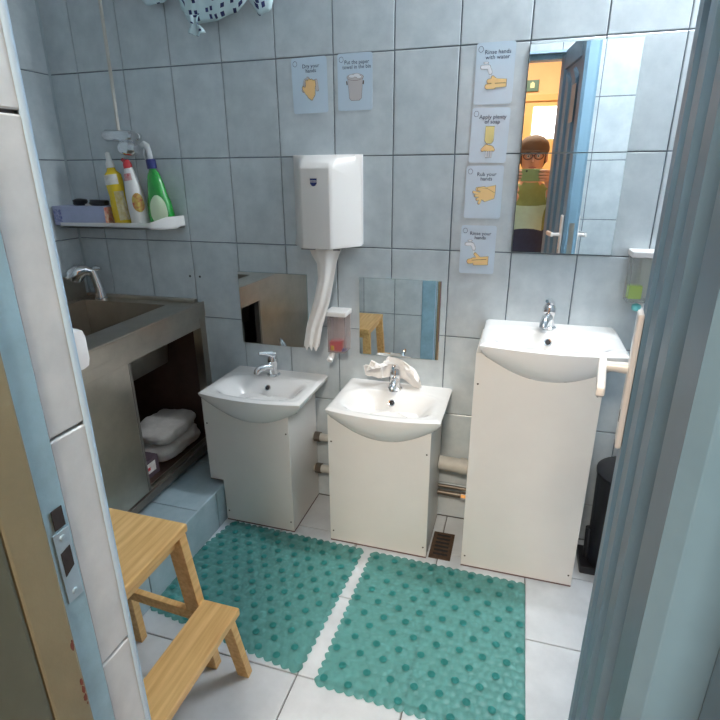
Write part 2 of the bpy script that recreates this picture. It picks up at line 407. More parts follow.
MB().box((1.43, hy + .03, 1.60), (1.72, hy + .036, 1.89)).build('pane', mat('daylight pane', (.95, .96, 1), .3, emit=2.2), d2)
ex = thing('exit_sign', 'small green exit sign on the orange hall wall', 'sign', (1.36, hy, 2.02))
MB().box((1.27, hy, 2.03), (1.46, hy + .02, 2.13)).build('sign_plate', mat('green sign', (.03, .10, .06), .4, emit=.15), ex, bevel=.003)
MB().prism([(1.38, hy + .0205, 2.06), (1.42, hy + .0205, 2.06), (1.42, hy + .0205, 2.10), (1.40, hy + .0205, 2.115), (1.38, hy + .0205, 2.10)], (0, .001, 0)).build('running_figure', mat('pale sign mark', (.55, .62, .35), .5), ex)
# chest of coloured drawers in the hall, seen in the small mirror
cx0, cx1, cy0, cy1 = .36, .93, -2.45, -2.04
ch = thing('drawer_chest', 'low hall chest with purple, pink and violet drawers, seen in the middle mirror', 'chest', ((cx0 + cx1) / 2, cy0, 0))
MB().box((cx0, cy0, 0), (cx1, cy1, .56)).build('body', PURPLE, ch, bevel=.006)
for z0, z1, m in ((.01, .16, PURPLE), (.17, .335, VIOLET), (.345, .465, PINK), (.475, .555, PURPLE)):
    d = MB().box((cx0 + .012, cy1, z0), (cx1 - .012, cy1 + .018, z1)).build('drawer', m, ch, bevel=.004)
    MB().tube([((cx0 + cx1) / 2, cy1 + .018, (z0 + z1) / 2), ((cx0 + cx1) / 2, cy1 + .04, (z0 + z1) / 2)], [.008, .014], 12).build('knob', PINK if m is not PINK else PURPLE, d, smooth=True)
# hall lamp
hl = thing('hall_lamp', 'white panel lamp on the hall ceiling', 'lamp', (1.3, -2.75, 2.72))
MB().box((1.0, -3.05, 2.70), (1.6, -2.45, 2.75)).build('housing', PLASTIC, hl, bevel=.006)
MB().box((1.03, -3.02, 2.694), (1.57, -2.48, 2.699)).build('diffuser', mat('hall diffuser', (1, .8, .55), .5, emit=6), hl)
ld = bpy.data.lights.new('hall_light', 'AREA'); ld.size = .5; ld.energy = HALL_POWER; ld.color = (1, .90, .76)
lo = link('hall_light', ld, hl, (0, 0, -.04))

# ---------------------------------------------------------------- ceiling lamp in the washroom
lx, ly = LAMP_POS
cl = thing('ceiling_lamp', 'white tube lamp on the washroom ceiling', 'lamp', (lx, ly, ZC - .07))
MB().box((lx - .33, ly - .035, ZC - .045), (lx + .33, ly + .035, ZC)).build('housing', PLASTIC, cl, bevel=.006)
MB().tube([(lx - .30, ly, ZC - .085), (lx + .30, ly, ZC - .085)], .017, 16).build('tube', mat('lamp tube', (.93, .97, 1), .4, emit=LAMP_EMIT), cl, smooth=True)
for sx_ in (-1, 1): MB().box((lx + sx_ * .318 - .012, ly - .018, ZC - .11), (lx + sx_ * .318 + .012, ly + .018, ZC - .044)).build('tube_holder', PLASTIC, cl, bevel=.003)

# ---------------------------------------------------------------- mirrors
def mirror(x0, x1, z0, z1, label, rotz=0, rotx=0, off=0):
    c = Vector(((x0 + x1) / 2, -.004 + off, (z0 + z1) / 2)); W, H = (x1 - x0) / 2, (z1 - z0) / 2
    r = thing('mirror', label, 'mirror', c)
    r.rotation_euler = (rotx, 0, rotz)
    link('glass_edge', MB().box((-W, -.001, -H), (W, .004, H)).mesh('glass_edge', MEDGE), r)
    link('reflecting_face', MB().add([(-W + .0008, -.0012, -H + .0008), (W - .0008, -.0012, -H + .0008), (W - .0008, -.0012, H - .0008), (-W + .0008, -.0012, H - .0008)], [(0, 1, 2, 3)]).mesh('reflecting_face', MIRROR, recalc=False), r)
    return r
mirror(.396, .680, .660, .946, 'square mirror above the left washbasin, reflecting the steel sink')
mirror(.885, 1.180, .660, .948, 'square mirror above the middle washbasin, reflecting the wooden stool', rotz=rad(.8), off=-.0025)
mirror(1.400, 1.696, 1.352, 1.642, 'upper of two stacked mirrors beside the instruction cards')
mirror(1.400, 1.696, 1.055, 1.3505, 'lower of two stacked mirrors above the tall washbasin')

# ---------------------------------------------------------------- washbasins
def basin_surface(W, D, bulge, cx, zr):
    """washbasin: rim, bowl and curved apron as one closed surface"""
    mb = MB(); n = 44; k = 36
    def front(s): return D + bulge * (1 - s * s)              # depth at s in -1..1
    def plan(u, v):
        s = 2 * u - 1; x = s * W / 2; y = -v * front(s)
        return x, y
    led = .080                                                  # tap ledge behind the bowl
    def top(u, v):
        x, y = plan(u, v); s = 2 * u - 1
        fy = front(s); cyb = -(led + (fy - .020)) / 2; hb = (fy - .020 - led) / 2; ha = W / 2 - .024
        r = ((abs(x) / ha) ** 4.2 + (abs(y - cyb) / hb) ** 4.2) ** (1 / 4.2)
        t = min(1, max(0, (1.0 - r) / .72)); t = t * t * (3 - 2 * t)
        z = -.098 * t
        # rim edge rounding and gentle fall to the bowl
        e = min((W / 2 - abs(x)) / .012, (fy + y) / .012, 1); z -= .006 * (1 - e) ** 2
        if r > 1: z -= .0025 * max(0, 1 - (r - 1) * 6)
        return Vector((cx + x, y, zr + z))
    mb.grid(top, n, k)
    # skirt: follow the outline left side, front, right side; drop to a curved hem
    outline = []
    for j in range(k + 1): outline.append((0, j / k))
    for i in range(1, n + 1): outline.append((i / n, 1))
    for j in range(k - 1, -1, -1): outline.append((1, j / k))
    rows = 7
    vs = []
    for u, v in outline:
        p = top(u, v); s = 2 * u - 1
        dep = .050 + (.058 * (1 - abs(s) ** 2.2)) * v ** 2
        if v < 1: dep = .050
        for q in range(rows + 1):
            f = q / rows
            ins = .030 * f ** 1.7 + .016 * f ** 5                    # tuck under
            x = p.x - (s * ins if True else 0) * (1 if abs(s) > .98 else .55)
            y = p.y + (ins * 1.15 if v > .5 else ins * 1.15 * v * 2)
            vs.append(Vector((x, min(y, 0), p.z - dep * f)))
    fs = []
    for a in range(len(outline) - 1):
        for q in range(rows):
            i = a * (rows + 1) + q; fs.append((i, i + 1, i + rows + 2, i + rows + 1))
    mb.add(vs, fs)
    bott = [vs[a * (rows + 1) + rows] for a in range(len(outline))]
    c = Vector((cx, -D * .4, zr - .06)); m = len(bott)
    mb.add(bott + [c], [(i, i + 1, m) for i in range(m - 1)] + [(m - 1, 0, m)])
    return mb

def weld(me, d=.0002):
    bm = bmesh.new(); bm.from_mesh(me); bmesh.ops.remove_doubles(bm, verts=bm.verts, dist=d); bmesh.ops.recalc_face_normals(bm, faces=bm.faces); bm.to_mesh(me); bm.free()

def faucet(parent, x, y, z, ang, sc=1.0):
    """single lever basin mixer; ang turns spout from straight ahead (-y)"""
    M = Matrix.Translation((x, y, z)) @ Matrix.Rotation(ang, 4, 'Z') @ Matrix.Scale(sc, 4)
    off = world_loc(parent)
    def put(name, mb, m, par, **k):
        mb.v = [M @ q for q in mb.v]
        return mb.build(name, m, par, **k)
    body = put('faucet', MB().lathe([(.019, .004), (.020, .012), (.0175, .03), (.0185, .045), (.021, .055), (.020, .068), (.015, .078), (.004, .082)]), CHROME, parent, smooth=True)
    put('base_flange', MB().lathe([(.0265, 0), (.0265, .004), (.022, .008), (.019, .008)]), CHROME, body, smooth=True)
    put('spout', MB().tube([(0, -.008, .036), (0, -.034, .041), (0, -.056, .038), (0, -.069, .030), (0, -.071, .020)], [.0155, .0145, .013, .0125, .012], 14), CHROME, body, smooth=True)
    put('lever', MB().tube([(0, .004, .079), (0, -.010, .089), (0, -.030, .096), (0, -.050, .100), (0, -.058, .100)], [.015, .012, .008, .007, .005], 12), CHROME, body, smooth=True)
    return body

def washbasin(label, bx0, bx1, zr, cx0, cx1, notch=None, ang=0, D=.285, bulge=.026, gname='white washbasins on cabinets'):
    cx = (bx0 + bx1) / 2; W = bx1 - bx0
    r = thing('washbasin', label, 'washbasin', (cx, -.13, 0), gname)
    yf = -.266; t = .016; zt = zr - .035; z0 = .006
    def panel(name, x0, x1, y0, y1, za, zb): return MB().box((x0, y0, za), (x1, y1, zb)).build(name, LAMINATE, r, bevel=.0015)
    if notch:
        nx, nz = notch
        fp = MB().prism([(nx, yf, z0), (cx1, yf, z0), (cx1, yf, zt), (cx0, yf, zt), (cx0, yf, nz), (nx, yf, nz)], (0, t, 0)).build('front_panel', LAMINATE, r, bevel=.0015)
        panel('side_panel', cx0, cx0 + t, yf + t, -.004, nz, zt)
        panel('side_panel', nx, nx + t, yf + t, -.004, z0, nz - .002)
        MB().box((cx0, yf, nz - .003), (nx, -.01, nz)).build('shaded_bottom_edge', EDGE, r)
    else:
        fp = panel('front_panel', cx0, cx1, yf, yf + t, z0, zt)
        panel('side_panel', cx0, cx0 + t, yf + t, -.004, z0, zt)
    panel('side_panel', cx1 - t, cx1, yf + t, -.004, z0, zt)
    xa = notch[0] if notch else cx0
    MB().box((xa, yf + .001, 0), (cx1, yf + t, z0 - .0005)).box((cx1 - t, yf + t, 0), (cx1, -.01, z0 - .0005)).box((xa, yf + t, 0), (xa + t, -.01, z0 - .0005)).build('shaded_bottom_edge', EDGE, r)  # dark strip at the raw edge, painted to read as the shadow gap
    for x in ((xa + .012), cx1 - .012):
        for z in (.045, zt - .10):
            MB().lathe([(.0032, 0), (.003, .0012), (.0012, .0015)], ((x if z < .1 or not notch else (cx0 + .012 if x < cx else x)), yf + .0002, z), 10, M=Matrix.Rotation(pi / 2, 3, 'X')).build('screw', SCREW, fp)
    bs = basin_surface(W, D, bulge, cx, zr).build('basin', CERAMIC, r, smooth='all', recalc=True)
    weld(bs.data)
    for q in bs.data.polygons: q.use_smooth = True
    bs.data.set_sharp_from_angle(angle=rad(60))
    # overflow ring in the back slope of the bowl and waste in its floor
    nrm = Matrix.Rotation(rad(62), 3, 'X')
    oc = Vector((cx - .004, -.118, zr - .031))
    ring = MB().lathe([(.0105, -.002), (.0125, .001), (.0115, .0035), (.0085, .003), (.0075, -.003)], oc, 20, M=nrm).build('overflow_ring', CHROME, bs, smooth=True)
    MB().lathe([(.0078, .0005), (.0078, .0025), (.001, .0028)], oc, 16, M=nrm).build('overflow_hole', DARK, bs)
    MB().lathe([(.021, -.004), (.022, .002), (.016, .0035), (.004, .001)], (cx, -.175, zr - .097), 22).build('waste', CHROME, bs, smooth=True)
    faucet(r, cx - .006, -.056, zr - .001, ang)
    return r
b1 = washbasin('low white washbasin with stepped cabinet beside the tiled plinth, leftmost basin', .354, .752, .556, .352, .697, notch=(.408, .182), ang=rad(-38))
b2 = washbasin('low white washbasin with crumpled paper behind its tap, middle basin', .845, 1.236, .554, .845, 1.205, ang=rad(4))
b3 = washbasin('tall white washbasin cabinet in front of the stacked mirrors', 1.338, 1.742, .825, 1.328, 1.690, ang=rad(-14))

# crumpled paper behind the middle tap
def crumple(u, v):
    x = .925 + .165 * u; a = (v - .5)
    y = -.030 - .028 * sin(pi * v) - .012 * sin(u * 7)
    z = .562 + .085 * sin(pi * min(1, v * .62 + .12)) * (.45 + .75 * sin(pi * (u * .8 + .08)) ** .8)
    n = noise.noise_vector(Vector((u * 3.6, v * 3.1, 1.3)), noise_basis='PERLIN_ORIGINAL')
    n2 = noise.noise_vector(Vector((u * 8, v * 7, 4.1)), noise_basis='PERLIN_ORIGINAL')
    if u > .7: x += .03 * (u - .7) / .3; z -= .03 * ((u - .7) / .3)
    p = Vector((x, y, z)) + n * .026 + n2 * .012
    p.y = min(p.y, -.010)
    if abs(p.x - 1.034) < .036: p.y = max(p.y, -.030)
    p.y = max(p.y, -.085)
    if v < .12: p.z = min(p.z, .585)
    p.z = max(p.z, .557); return p
pt = MB().grid(crumple, 26, 20)
me = pt.mesh('crumpled_paper', PAPER, recalc=False)
o = link('crumpled_paper', me); tag(o, 'crumpled white paper towel stuffed behind the middle tap', 'paper towel')
sol = o.modifiers.new('thick', 'SOLIDIFY'); sol.thickness = .0012

# ---------------------------------------------------------------- pipes between the cabinets
pp = thing('drain_pipe', 'off-white drain pipe running along the wall between basin cabinets', 'pipe', (1.26, -.04, .27))
MB().tube([(1.207, -.045, .268), (1.327, -.045, .262)], .027, 16).build('pipe', PIPEW, pp, smooth=True)
MB().tube([(1.285, -.045, .265), (1.309, -.045, .264)], .031, 16).build('coupling', PIPEW, pp, smooth=True)
pq = thing('supply_pipe', 'dark thin supply pipe under the white drain pipe', 'pipe', (1.26, -.03, .13))
MB().tube([(1.206, -.03, .128), (1.327, -.03, .126)], .011, 12).build('pipe', PIPED, pq, smooth=True)
MB().tube([(1.206, -.03, .158), (1.327, -.03, .156)], .007, 12).build('thin_pipe', PIPED, pq, smooth=True)
MB().tube([(1.296, -.03, .127), (1.318, -.03, .126)], .016, 8).build('nut', CHROME, pq)
for z, lb in ((.300, 'upper short pipe stub between left and middle cabinets'), (.155, 'lower short pipe stub between left and middle cabinets')):
    ps = thing('pipe_stub', lb, 'pipe', (.77, -.04, z))
    MB().tube([(.698, -.04, z), (.844, -.04, z)], .016, 14).build('pipe', PIPEW, ps, smooth=True)
    MB().tube([(.704, -.04, z), (.728, -.04, z)], .021, 8).build('nut', PIPED, ps)
    MB().tube([(.80, -.04, z), (.815, -.04, z)], .02, 14).build('coupling', PIPEW, ps, smooth=True)

# floor drain
dr = thing('floor_drain', 'rusty square drain grate in the floor between cabinets', 'drain', (1.25, -.185, 0))
MB().box((1.212, -.258, 0), (1.290, -.110, .003)).build('plate', GRATE, dr, bevel=.001)
for k in range(6):
    y = -.238 + k * .021
    MB().box((1.226, y, .003), (1.276, y + .009, .0042)).build('slot', DARK, dr)

# ---------------------------------------------------------------- steel sink unit (local frame: x depth towards the room, y along the wall)
SU = thing('steel_sink_unit', 'stainless steel sink cabinet with open bay, standing on the plinth at left', 'sink unit', (XL + .005, -.012, PZ))
SU.rotation_euler.z = rad(1.6)
UW, UL, UH = .555, 1.14, .652                       # depth, length, height of the top above the plinth
def sp_(name, mb, m, par=None, **k): return link(name, mb.mesh(name, m, **k), par or SU)
bx0, bx1, by0, by1 = .045, .430, -.60, -.075         # bowl opening
zt = UH
ct = MB()
ct.box((0, -UL, zt - .004), (bx0, 0, zt)).box((bx1, -UL, zt - .004), (UW, 0, zt)).box((bx0, by1, zt - .004), (bx1, 0, zt)).box((bx0, -UL, zt - .004), (bx1, by0, zt))
sp_('countertop', ct, STEEL)
sp_('front_edge', MB().box((UW - .006, -UL, zt - .055), (UW, 0, zt - .004)), STEEL, bevel=.0015)
sp_('rim_bead', MB().tube([(UW - .004, -UL, zt), (UW - .004, -.002, zt)], .005, 8), STEEL, smooth=True)
sp_('back_ledge', MB().box((.0, -.022, zt), (UW - .03, -.002, zt + .014)), STEEL, bevel=.003)
sp_('backsplash', MB().box((0, -UL, zt), (.012, -.024, zt + .10)), STEEL, bevel=.003)
bowl = MB(); zb = zt - .235; i_ = .018
T4 = [(bx0, by0), (bx1, by0), (bx1, by1), (bx0, by1)]; B4 = [(bx0 + i_, by0 + i_), (bx1 - i_, by0 + i_), (bx1 - i_, by1 - i_), (bx0 + i_, by1 - i_)]
bowl.add([(x, y, zt - .001) for x, y in T4] + [(x, y, zb) for x, y in B4], [(0, 1, 5, 4), (1, 2, 6, 5), (2, 3, 7, 6), (3, 0, 4, 7), (4, 5, 6, 7)])
bo = sp_('bowl', bowl, STEEL, recalc=False)
sol = bo.modifiers.new('thick', 'SOLIDIFY'); sol.thickness = .002
sp_('waste', MB().lathe([(.028, zb + .001), (.03, zb + .004), (.012, zb + .003)], ((bx0 + bx1) / 2, (by0 + by1) / 2, 0)), CHROME, bo)
for x, y in ((UW - .042, -.040), (UW - .042, -UL + .002), (.004, -.040), (.004, -UL + .002)):
    sp_('leg', MB().box((x, y, 0), (x + .038, y + .038, zt - .056)), STEEL, bevel=.002)
sp_('top_rail', MB().box((UW - .030, -UL + .04, zt - .095), (UW - .006, -.04, zt - .055)), STEEL, bevel=.002)
sp_('bottom_rail', MB().box((UW - .034, -UL + .04, .030), (UW - .004, -.04, .062)), STEELD, bevel=.002)
for k, x in enumerate((UW - .030, UW - .018)):
    sp_('door_track', MB().box((x, -UL + .04, .062), (x + .003, -.04, .072)), STEEL)
sd = sp_('sliding_door', MB().box((UW - .018, -UL + .05, .070), (UW - .008, -.475, zt - .075)), STEEL, bevel=.002)
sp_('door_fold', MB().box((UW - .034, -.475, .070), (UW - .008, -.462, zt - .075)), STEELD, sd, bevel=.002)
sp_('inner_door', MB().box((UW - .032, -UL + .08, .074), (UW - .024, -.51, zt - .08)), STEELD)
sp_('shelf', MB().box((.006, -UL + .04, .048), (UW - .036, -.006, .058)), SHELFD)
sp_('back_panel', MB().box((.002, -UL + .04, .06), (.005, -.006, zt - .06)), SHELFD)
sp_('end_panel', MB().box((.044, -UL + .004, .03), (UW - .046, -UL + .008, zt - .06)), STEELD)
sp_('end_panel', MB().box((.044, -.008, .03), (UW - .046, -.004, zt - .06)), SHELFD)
# swivel tap of the steel sink, in its back corner
fx, fy = .105, -.048
tp = sp_('faucet', MB().tube([(fx, fy, zt), (fx - .002, fy, zt + .045), (fx - .010, fy - .004, zt + .092), (fx - .018, fy - .006, zt + .118)], [.022, .019, .017, .019], 14), CHROME, smooth=True)
sp_('base_flange', MB().lathe([(.026, zt), (.026, zt + .006), (.016, zt + .012)], (fx, fy, 0)), CHROME, tp, smooth=True)
sp_('spout', MB().tube([(fx - .018, fy - .006, zt + .112), (fx - .035, fy - .020, zt + .122), (fx - .055, fy - .035, zt + .118), (fx - .07, fy - .048, zt + .100), (fx - .074, fy - .052, zt + .082)], [.018, .022, .032, .034, .028], 16), CHROME, tp, smooth=True)
sp_('lever', MB().tube([(fx - .016, fy - .004, zt + .118), (fx + .0, fy - .0, zt + .128), (fx + .02, fy, zt + .126)], [.012, .011, .006], 12), CHROME, tp, smooth=True)

# things inside the open bay
shelf_z = PZ + .0582
def lumpy(c, rx, ry, h, seed, n=30, k=16, sq=3.0):
    mb = MB(); vs = []; fs = []
    for j in range(k + 1):
        f = j / k; zz = h * f; s = (1 - abs(2 * f - 1) ** 3.2) ** .5 if 0 < f < 1 else .02
        for i in range(n):
            a = 2 * pi * i / n; ca, sa = cos(a), sin(a)
            r = (abs(ca) ** sq + abs(sa) ** sq) ** (-1 / sq)
            p = Vector((c[0] + rx * r * ca * (.55 + .45 * s) * (1 if s > .1 else s * 4), c[1] + ry * r * sa * (.55 + .45 * s) * (1 if s > .1 else s * 4), c[2] + zz))
            nn = noise.noise(Vector((p.x * 16 + seed, p.y * 16, p.z * 24)), noise_basis='PERLIN_ORIGINAL')
            p += Vector((ca, sa, .3)) * (nn * .016 + .006 * noise.noise(Vector((p.x * 60 + seed, p.y * 60, p.z * 90)), noise_basis='PERLIN_ORIGINAL'))
            p.z = max(p.z, c[2]); vs.append(p)
    for j in range(k):
        for i in range(n): fs.append((j * n + i, j * n + (i + 1) % n, (j + 1) * n + (i + 1) % n, (j + 1) * n + i))
    fs += [tuple(range(n))[::-1], tuple(k * n + i for i in range(n))]
    return mb.add(vs, fs)
o = thing('wipes_pack', 'crinkled white plastic-wrapped pack inside the steel cabinet', 'pack', (.085, -.175, shelf_z))
MB.build(lumpy((.085, -.165, shelf_z), .100, .135, .075, 2.0, n=48, k=18, sq=4.5), 'wrapper', BAG, o, smooth='all')
MB.build(lumpy((.082, -.160, shelf_z + .066), .094, .128, .062, 7.0, n=48, k=16, sq=4.5), 'wrapper', BAG, o, smooth='all')
MB().tube([(.04, -.30, shelf_z + .05), (.03, -.335, shelf_z + .06), (.025, -.36, shelf_z + .045)], [.028, .018, .03], 12).build('gathered_end', BAG, o, smooth=True)
o = thing('cardboard_box', 'small dark box with a white label beside the wrapped pack', 'box', (.13, -.40, shelf_z))
MB().box((.07, -.445, shelf_z), (.17, -.325, shelf_z + .075)).build('carton', mat('dark violet carton', (.10, .07, .09), .6), o, bevel=.002)
MB().box((.17, -.43, shelf_z + .02), (.1708, -.345, shelf_z + .06)).build('label', LABELW, o)
MB().box((.1709, -.41, shelf_z + .032), (.1712, -.375, shelf_z + .045)).build('print', RED, o)

# ---------------------------------------------------------------- white shelf with cleaning bottles
sh = thing('wall_shelf', 'white plastic wall shelf holding cleaning bottles above the steel sink', 'shelf', (-.05, -.06, 1.105))
SX0, SX1, SZ = -.315, .185, 1.112
def shelf_out(grow=0):
    pts = [(SX0 - grow, -.001)]
    for i in range(9): a = pi + pi / 2 * i / 8; pts.append((SX0 + .035 + (.035 + grow) * cos(a), -.085 + (.035 + grow) * sin(a)))
    for i in range(13): a = 1.5 * pi + pi / 2 * i / 12; pts.append((SX1 - .075 + (.075 + grow) * cos(a), -.045 + (.075 + grow) * sin(a)))
    pts.append((SX1 + grow, -.001)); return pts
po = shelf_out()
MB().prism([(x, y, SZ - .006) for x, y in po], (0, 0, .006)).build('tray', PLASTIC, sh)
wl = MB(); n = len(po); pi_ = shelf_out(-.004)
def lip(x): t = min(1, max(0, (x - .06) / .11)); return .012 + .026 * t * t
vs = [(x, y, SZ - .006) for x, y in po] + [(x, y, SZ + lip(x)) for x, y in po] + [(x, y, SZ + lip(x)) for x, y in pi_] + [(x, y, SZ) for x, y in pi_]
wl.add(vs, [(q * n + i, q * n + i + 1, (q + 1) % 4 * n + i + 1, (q + 1) % 4 * n + i) for q in range(4) for i in range(n - 1)])
wl.build('raised_lip', PLASTIC, sh, smooth=True)

o = thing('glove_box', 'pale violet box with dark gloves sticking out on the shelf', 'box', (-.21, -.075, SZ))
bm_ = MB().box((-.120, -.045, 0), (.108, .045, .072))
M_ = Matrix.Translation((-.205, -.064, SZ + .001)) @ Matrix.Rotation(rad(4), 4, 'Z')
bm_.v = [M_ @ q for q in bm_.v]; bm_.build('carton', BOXM, o, bevel=.002)
e = MB().box((.1082, -.044, .004), (.109, .044, .068)); e.v = [M_ @ q for q in e.v]; e.build('end_label', mat('box end print', (.62, .55, .42), .6, col2=(.5, .06, .05), noise_scale=42), o)
e = MB().box((-.118, -.0458, .012), (-.082, -.0452, .060)); e.v = [M_ @ q for q in e.v]; e.build('front_print', mat('box front print', (.45, .48, .66), .6, col2=(.10, .12, .35), noise_scale=95), o)
for gx, gr in ((-.03, .024), (.06, .034)):
    g = lumpy((gx, 0, .070), gr, .022, .026, gx * 50, n=16, k=8); g.v = [M_ @ q for q in g.v]; g.build('glove', BLACK, o, smooth='all')
g = lumpy((.018, 0, .070), .022, .02, .012, 9, n=14, k=6); g.v = [M_ @ q for q in g.v]; g.build('tissue', PAPER, o, smooth='all')

def bottle(name, label, x, y, lean, prof, sx, sy, m, parts):
    r = thing(name, label, 'bottle', (x, y, SZ + .001), 'cleaning bottles on the shelf')
    r.rotation_euler = (0, lean, 0)
    link('bottle_body', MB().lathe(prof, (0, 0, 0), 28, sx, sy).mesh('bottle_body', m, smooth=True), r)
    for nm, mb, mm in parts: link(nm, mb.mesh(nm, mm, smooth=True), r)
    return r
def label_patch(prof, sx, sy, z0, z1, a0, a1, rnd_=False, off=.0006):
    """label wrapped on the lathe surface, on its -y side"""
    def rad_at(z):
        for (ra, za), (rb, zb_) in zip(prof, prof[1:]):
            if za <= z <= zb_: return ra + (rb - ra) * (z - za) / max(1e-6, zb_ - za)
        return prof[-1][0]
    def f(u, v):
        z = z0 + (z1 - z0) * v; w_ = 1
        if rnd_: w_ = max(.05, (1 - abs(2 * v - 1) ** 2.4)) ** .5
        a = (a0 + a1) / 2 + (a1 - a0) * (u - .5) * w_
        r = rad_at(z) + off
        return Vector((r * sx * cos(a), r * sy * sin(a), z))
    return MB().grid(f, 12, 12)
p1 = [(.030, 0), (.034, .004), (.035, .06), (.031, .11), (.035, .16), (.033, .185), (.018, .20), (.0145, .212)]
bottle('cleaner_bottle', 'tall yellow bottle with white cap on the shelf', -.047, -.058, rad(-6), p1, 1, .8, YEL, [
    ('cap', MB().lathe([(.015, .210), (.0155, .225), (.010, .238), (.0085, .262), (.003, .266)]), PLASTIC),
    ('neck_label', label_patch(p1, 1, .8, .150, .186, rad(180), rad(330)), LABELW),
    ('body_label', label_patch(p1, 1, .8, .02, .125, rad(285), rad(355)), LABEL)])
p2 = [(.034, 0), (.038, .006), (.038, .07), (.035, .12), (.028, .16), (.021, .195), (.016, .21)]
bottle('toilet_cleaner_bottle', 'white bottle with red cap on the shelf', .034, -.058, rad(-7), p2, 1, .75, PLASTIC, [
    ('cap', MB().lathe([(.0155, .208), (.016, .222), (.011, .234), (.008, .238)]).tube([(-.004, 0, .228), (-.018, 0, .242)], [.008, .006], 10), RED),
    ('round_label', label_patch(p2, 1, .75, .05, .118, rad(275), rad(350), True), mat('yellow green label', (.62, .60, .12), .5, col2=(.45, .08, .05), noise_scale=60)),
    ('top_mark', label_patch(p2, 1, .75, .165, .19, rad(230), rad(310)), mat('red mark', (.75, .55, .52), .5, col2=(.6, .08, .1), noise_scale=70))])
p3 = [(.046, 0), (.052, .006), (.054, .04), (.049, .085), (.038, .12), (.034, .15), (.025, .185), (.015, .20), (.013, .212)]
bottle('spray_bottle', 'green spray bottle with navy collar and clear trigger on the shelf', .125, -.050, rad(-5), p3, 1, .62, GREEN, [
    ('collar', MB().lathe([(.0165, .205), (.0175, .210), (.0175, .235), (.014, .238)]), NAVYP),
    ('trigger_head', MB().tube([(0, 0, .237), (0, 0, .262), (-.004, 0, .285), (-.014, 0, .292), (-.028, 0, .288)], [.010, .010, .011, .010, .007], 12).tube([(-.014, 0, .275), (-.022, 0, .255), (-.019, 0, .24)], [.005, .004, .004], 8), mat('frosted white plastic', (.72, .76, .78), .4, trans=.3)),
    ('oval_label', label_patch(p3, 1, .62, .008, .112, rad(245), rad(325), True), LGREEN)])

# ---------------------------------------------------------------- chrome mixer with white pipe
mx = thing('wall_mixer', 'chrome wall mixer with thin white pipe rising above the shelf', 'mixer tap', (-.03, -.0, 1.40))
MB().tube([(-.078, -.055, 1.433), (-.066, -.055, 1.433), (.040, -.055, 1.428), (.050, -.055, 1.427)], [.014, .021, .021, .017], 18).build('body', CHROME, mx, smooth=True)
MB().tube([(-.012, -.058, 1.388), (.0, -.058, 1.389), (.046, -.058, 1.387), (.058, -.058, 1.386)], [.017, .026, .026, .018], 18).build('valve', CHROME, mx, smooth=True)
MB().tube([(.02, -.056, 1.43), (.02, -.057, 1.388)], .011, 12).build('link', CHROME, mx, smooth=True)
for x in (-.055, .03): MB().tube([(x, -.055, 1.43), (x, -.014, 1.43), (x, -.012, 1.43), (x, -.001, 1.43)], [.010, .010, .013, .014], 14).build('wall_union', CHROME, mx, smooth=True)
MB().tube([(-.012, -.055, 1.44), (-.012, -.052, 1.6), (-.010, -.05, 2.30)], .006, 10).build('riser_pipe', PIPEW, mx, smooth=True)

# printed cloth hanging at the top of the wall
def cloth_bundle(name, label, pts, zlow, ztop, seed, tail=None, hooks=()):
    """swag of cloth: pts are (x, drop) along its lower edge"""
    cx = sum(p[0] for p in pts) / len(pts)
    r = thing(name, label, 'cloth', (cx, -.03, ztop))
    x0, x1 = pts[0][0], pts[-1][0]
    def low(x):
        for (xa, za), (xb, zb2) in zip(pts, pts[1:]):
            if xa <= x <= xb: t = (x - xa) / (xb - xa); t = t * t * (3 - 2 * t); return za + (zb2 - za) * t
        return pts[-1][1]
    NU, NV = 44, 30
    def f(u, v):
        x = x0 + (x1 - x0) * u; zl_ = low(x); a = pi * v * 1.0            # front sheet wraps under and back up
        if v < .7: t = v / .7; z = ztop + (zl_ - ztop) * t; y = -.055 - .022 * sin(pi * t) 
        else: t = (v - .7) / .3; z = zl_ + .05 * t; y = -.055 + .030 * sin(pi / 2 * t)
        nn = noise.noise(Vector((x * 22 + seed, z * 13, v)), noise_basis='PERLIN_ORIGINAL')
        return Vector((x + .010 * noise.noise(Vector((x * 9, z * 16, seed))), min(-.006, y + .018 * nn), z + .006 * nn))
    o = MB().grid(f, NU, NV).build('folded_cloth', CLOTH, r, smooth='all', recalc=False)
    uvl = o.data.uv_layers.new(name='UVMap')
    for l in o.data.loops:
        i = l.vertex_index; uvl.data[l.index].uv = ((i % (NU + 1)) / NU * (x1 - x0) * 7, (i // (NU + 1)) / NV * (ztop - zlow) * 9)
    o.modifiers.new('thick', 'SOLIDIFY').thickness = .002
    if tail:
        tx, tz0, tz1 = tail
        t = MB().grid(lambda u, v: Vector((tx + (u - .5) * .055 * (1 - .45 * sin(pi * min(1, v * 1.2))) + .014 * v, -.072 + .010 * sin(9 * u + 4 * v), tz0 + (tz1 - tz0) * v + .016 * abs(u - .5))), 10, 12)
        q = t.build('hanging_corner', CLOTH, r, smooth='all', recalc=False); uvl = q.data.uv_layers.new(name='UVMap')
        for l in q.data.loops:
            i = l.vertex_index; uvl.data[l.index].uv = ((i % 11) / 10 * .4, (i // 11) / 12 * .7)
        q.modifiers.new('thick', 'SOLIDIFY').thickness = .002
    for hx in hooks: MB().tube([(hx, -.002, ztop - .02), (hx, -.05, ztop - .03), (hx, -.085, ztop)], [.012, .006, .006], 10).build('hook', CHROME, r, smooth=True)
    return r
cloth_bundle('printed_cloth', 'pale blue cloth with navy squares bunched at the top of the wall', [(.300, 1.800), (.345, 1.757), (.42, 1.760), (.50, 1.778), (.545, 1.815)], 1.76, 2.03, 2.2, tail=(.350, 1.775, 1.718), hooks=(.33, .52))
